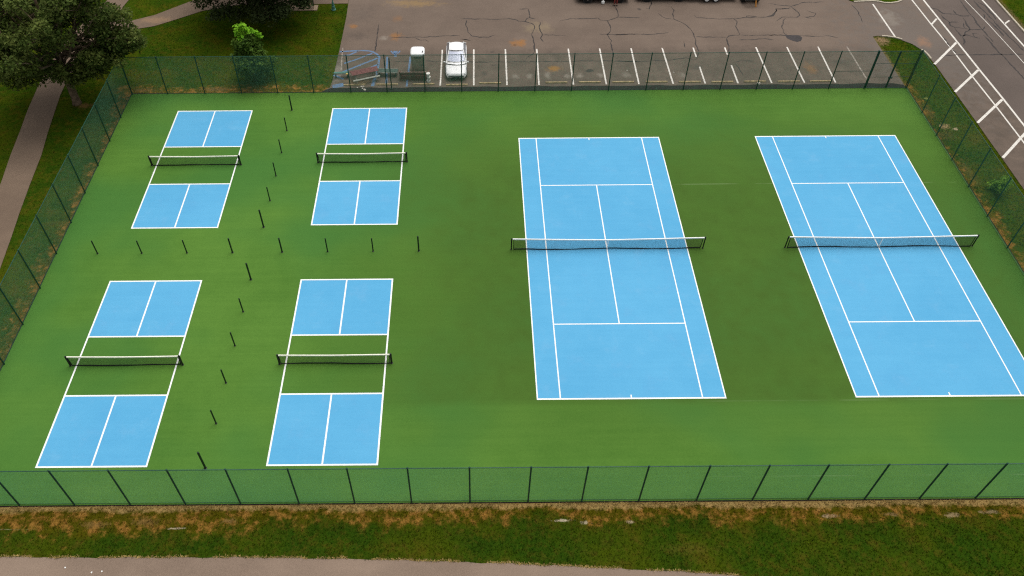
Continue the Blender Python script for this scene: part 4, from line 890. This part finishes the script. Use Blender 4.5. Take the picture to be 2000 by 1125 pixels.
# pale stones
for i, (x, y, s) in enumerate(((-18.35, 18.85, .10), (-18.2, 18.9, .07), (-18.25, 18.6, .08), (-18.05, 18.38, .12), (-18.7, 18.72, .06), (15.0, 18.85, .16), (4.25, 20.9, .07))):
    bm = bmesh.new(); bmesh.ops.create_icosphere(bm, subdivisions=2, radius=s); rgs = random.Random(i)
    for v in bm.verts: v.co *= rgs.uniform(.78, 1.12); v.co.z *= .7
    me = bpy.data.meshes.new('stone'); bm.to_mesh(me); bm.free(); o = mesh_obj('stone', me, M['rock']); o.location = (x, y, Z_P+s*.35)
    tag(o, ['pale stone near the maroon picnic table, second from the back', 'small pale stone near the maroon picnic table, farthest back', 'pale stone near the maroon picnic table, third from the back', 'biggest pale stone in the cluster near the maroon picnic table', 'tiny pale stone, leftmost of the cluster near the maroon picnic table', 'pale stone by a wheel stop in an empty stall on the right', 'small white stone in an empty stall in mid lot'][i], 'stone', 'pale stones on the lot')
# bench on its concrete pad and lamp post
pad = tag(MB().box((-24.95, 31.6, Z_G+.025), (2.6, .95, .07)).build('concrete_pad', M['slabc']), kind='structure')
be = empty('park_bench', (-25.1, 31.65, Z_G+.06), R(1)); tag(be, 'tan slatted bench with black ends on a concrete pad under the spreading tree', 'bench')
for k in range(4): MB().box((0, -.30+.13*k, .44), (2.1, .115, .035), bev=.008).build('seat_slat', M['tanwood'], be)
for k in range(3): MB().box((0, .22+.03*k, .56+.13*k), (2.1, .035, .115), bev=.008).build('back_slat', M['brownwood'], be)
for s in (-1, 1):
    b = MB(); x = s*1.06; b.box((x, -.30, .30), (.06, .06, .62)); b.box((x, .22, .45), (.06, .06, .92)); b.box((x, -.04, .62), (.06, .62, .06)); b.box((x, -.04, .40), (.05, .56, .05)); b.build('end_frame', M['black'], be)
lp = empty('lamp_post', (-22.1, 31.25, Z_G)); tag(lp, 'teal cast iron lamp post on the grass by the lot edge', 'lamp post')
MB().lathe([(.22, 0), (.22, .08), (.17, .12), (.16, .40), (.13, .46), (.10, .75), (.075, .85)], n=12).build('base', M['teal'], lp)
MB().lathe([(.055, .85), (.045, 3.2), (.07, 3.24), (.07, 3.3)], n=10).build('pole', M['teal'], lp)
MB().lathe([(.09, 3.3), (.16, 3.45), (.19, 3.75)], n=8).build('lantern', M['lamp'], lp); MB().lathe([(.22, 3.75), (.12, 3.9), (.02, 4.0)], n=8).build('lantern_cap', M['teal'], lp)
# litter
for i, (x, y) in enumerate(((-29.6, -21.3), (-28.2, -21.55), (-27.7, -21.5), (8.2, 20.6))):
    o = MB().add([(-.04, -.03, .01), (.035, -.035, .02), (.045, .03, .012), (-.03, .035, .03)], [(0, 1, 2), (0, 2, 3)]).build('litter', M['paper']); o.location = (x, y, -.16 if y < 0 else Z_P+.005); o.rotation_euler = (0, 0, i*1.3)
    tag(o, ['scrap of white paper on the front path, leftmost', 'scrap of white paper on the front path, middle of three', 'scrap of white paper on the front path, rightmost of three', 'scrap of white paper in an empty parking stall'][i], 'litter', 'paper scraps')

# ------------------------------------------------------------------ the person by the black car
pe = empty('person', (4.62, 31.62, Z_P)); tag(pe, 'person in red trousers standing in front of the black car', 'person')
def skin_fig(name, verts, edges, rad, mat, parent, root=0, sub=2):
    me = bpy.data.meshes.new(name); me.from_pydata(verts, edges, []); o = mesh_obj(name, me, mat, parent)
    md = o.modifiers.new('skin', 'SKIN'); md.use_smooth_shade = True
    for i, v in enumerate(me.skin_vertices[0].data): v.radius = (rad[i] if hasattr(rad[i], '__len__') else (rad[i], rad[i])); v.use_root = (i == root)
    sm = o.modifiers.new('sub', 'SUBSURF'); sm.levels = sub; sm.render_levels = sub; return o
V_ = [(0, 0, .95), (0, .0, 1.15), (0, .01, 1.38), (0, .01, 1.50), (0, -.01, 1.58), (0, -.02, 1.68), (0, -.02, 1.77),
      (.10, 0, .88), (.11, -.02, .50), (.11, .02, .09), (.12, -.13, .045), (-.10, 0, .88), (-.12, -.04, .50), (-.13, .03, .09), (-.15, -.12, .045),
      (.19, .01, 1.42), (.25, .03, 1.14), (.26, -.08, .90), (.26, -.12, .80), (-.19, .01, 1.42), (-.26, .03, 1.14), (-.27, -.08, .90), (-.27, -.12, .80)]
E_ = [(0, 1), (1, 2), (2, 3), (3, 4), (4, 5), (5, 6), (0, 7), (7, 8), (8, 9), (9, 10), (0, 11), (11, 12), (12, 13), (13, 14), (2, 15), (15, 16), (16, 17), (17, 18), (2, 19), (19, 20), (20, 21), (21, 22)]
Rd = [(.16, .11), (.15, .10), (.17, .11), .06, .075, .095, .06, .09, .06, .045, .035, .09, .06, .045, .035, .06, .045, .035, .028, .06, .045, .035, .028]
skin_fig('body', V_, E_, Rd, M['skin'], pe)
skin_fig('trousers', [(0, 0, .98), (.10, 0, .88), (.11, -.02, .50), (.11, .02, .14), (-.10, 0, .88), (-.12, -.04, .50), (-.13, .03, .14)], [(0, 1), (1, 2), (2, 3), (0, 4), (4, 5), (5, 6)], [(.175, .125), .11, .08, .07, .11, .08, .07], M['redcloth'], pe)
skin_fig('shirt', [(0, 0, .96), (0, 0, 1.2), (0, .01, 1.40), (.20, .01, 1.42), (.245, .025, 1.2), (-.20, .01, 1.42), (-.25, .025, 1.2)], [(0, 1), (1, 2), (2, 3), (3, 4), (2, 5), (5, 6)], [(.18, .13), (.17, .12), (.18, .12), .075, .065, .075, .065], M['greycloth'], pe)
for s in (-1, 1): MB().box((s*.12+(.01 if s > 0 else -.015), -.06, .045), (.10, .28, .09), bev=.03).build('shoe', M['shoe'], pe)
bm = bmesh.new(); bmesh.ops.create_icosphere(bm, subdivisions=2, radius=.105)
for v in bm.verts: v.co.z *= 1.05; v.co.y += .015
bmesh.ops.delete(bm, geom=[v for v in bm.verts if v.co.z < -.02 and v.co.y < .02], context='VERTS')
me = bpy.data.meshes.new('hair'); bm.to_mesh(me); bm.free(); mesh_obj('hair', me, M['hair'], pe).location = (0, -.005, 1.735)
for s in (-1, 1):
    for k in range(5):
        a = (-.03+.016*k) if k < 4 else .02
        MB().tube([(s*.265+(.0), -.11+a*.6, .80), (s*.262, -.13+a*.8, .755-(.01 if k in (1, 2) else 0)), (s*.255, -.125+a*.8, .715-(.012 if k in (1, 2) else 0))] if k < 4 else [(s*.25, -.15, .83), (s*.235, -.17, .80), (s*.232, -.168, .77)], [.010, .009, .007], 6).build('finger', M['skin'], pe)
nose = MB().lathe([(.018, 0), (.006, .03)], (0, -.115, 1.66), 8).build('nose', M['skin'], pe)
for s in (-1, 1): MB().lathe([(.012, 0), (.012, .01)], (s*.035, -.108, 1.685), 8, 'Y').build('eye', M['shoe'], pe); MB().box((s*.096, -.01, 1.67), (.02, .04, .06), bev=.008).build('ear', M['skin'], pe)
MB().box((0, -.108, 1.625), (.045, .012, .012)).build('mouth', M['redcloth'], pe)
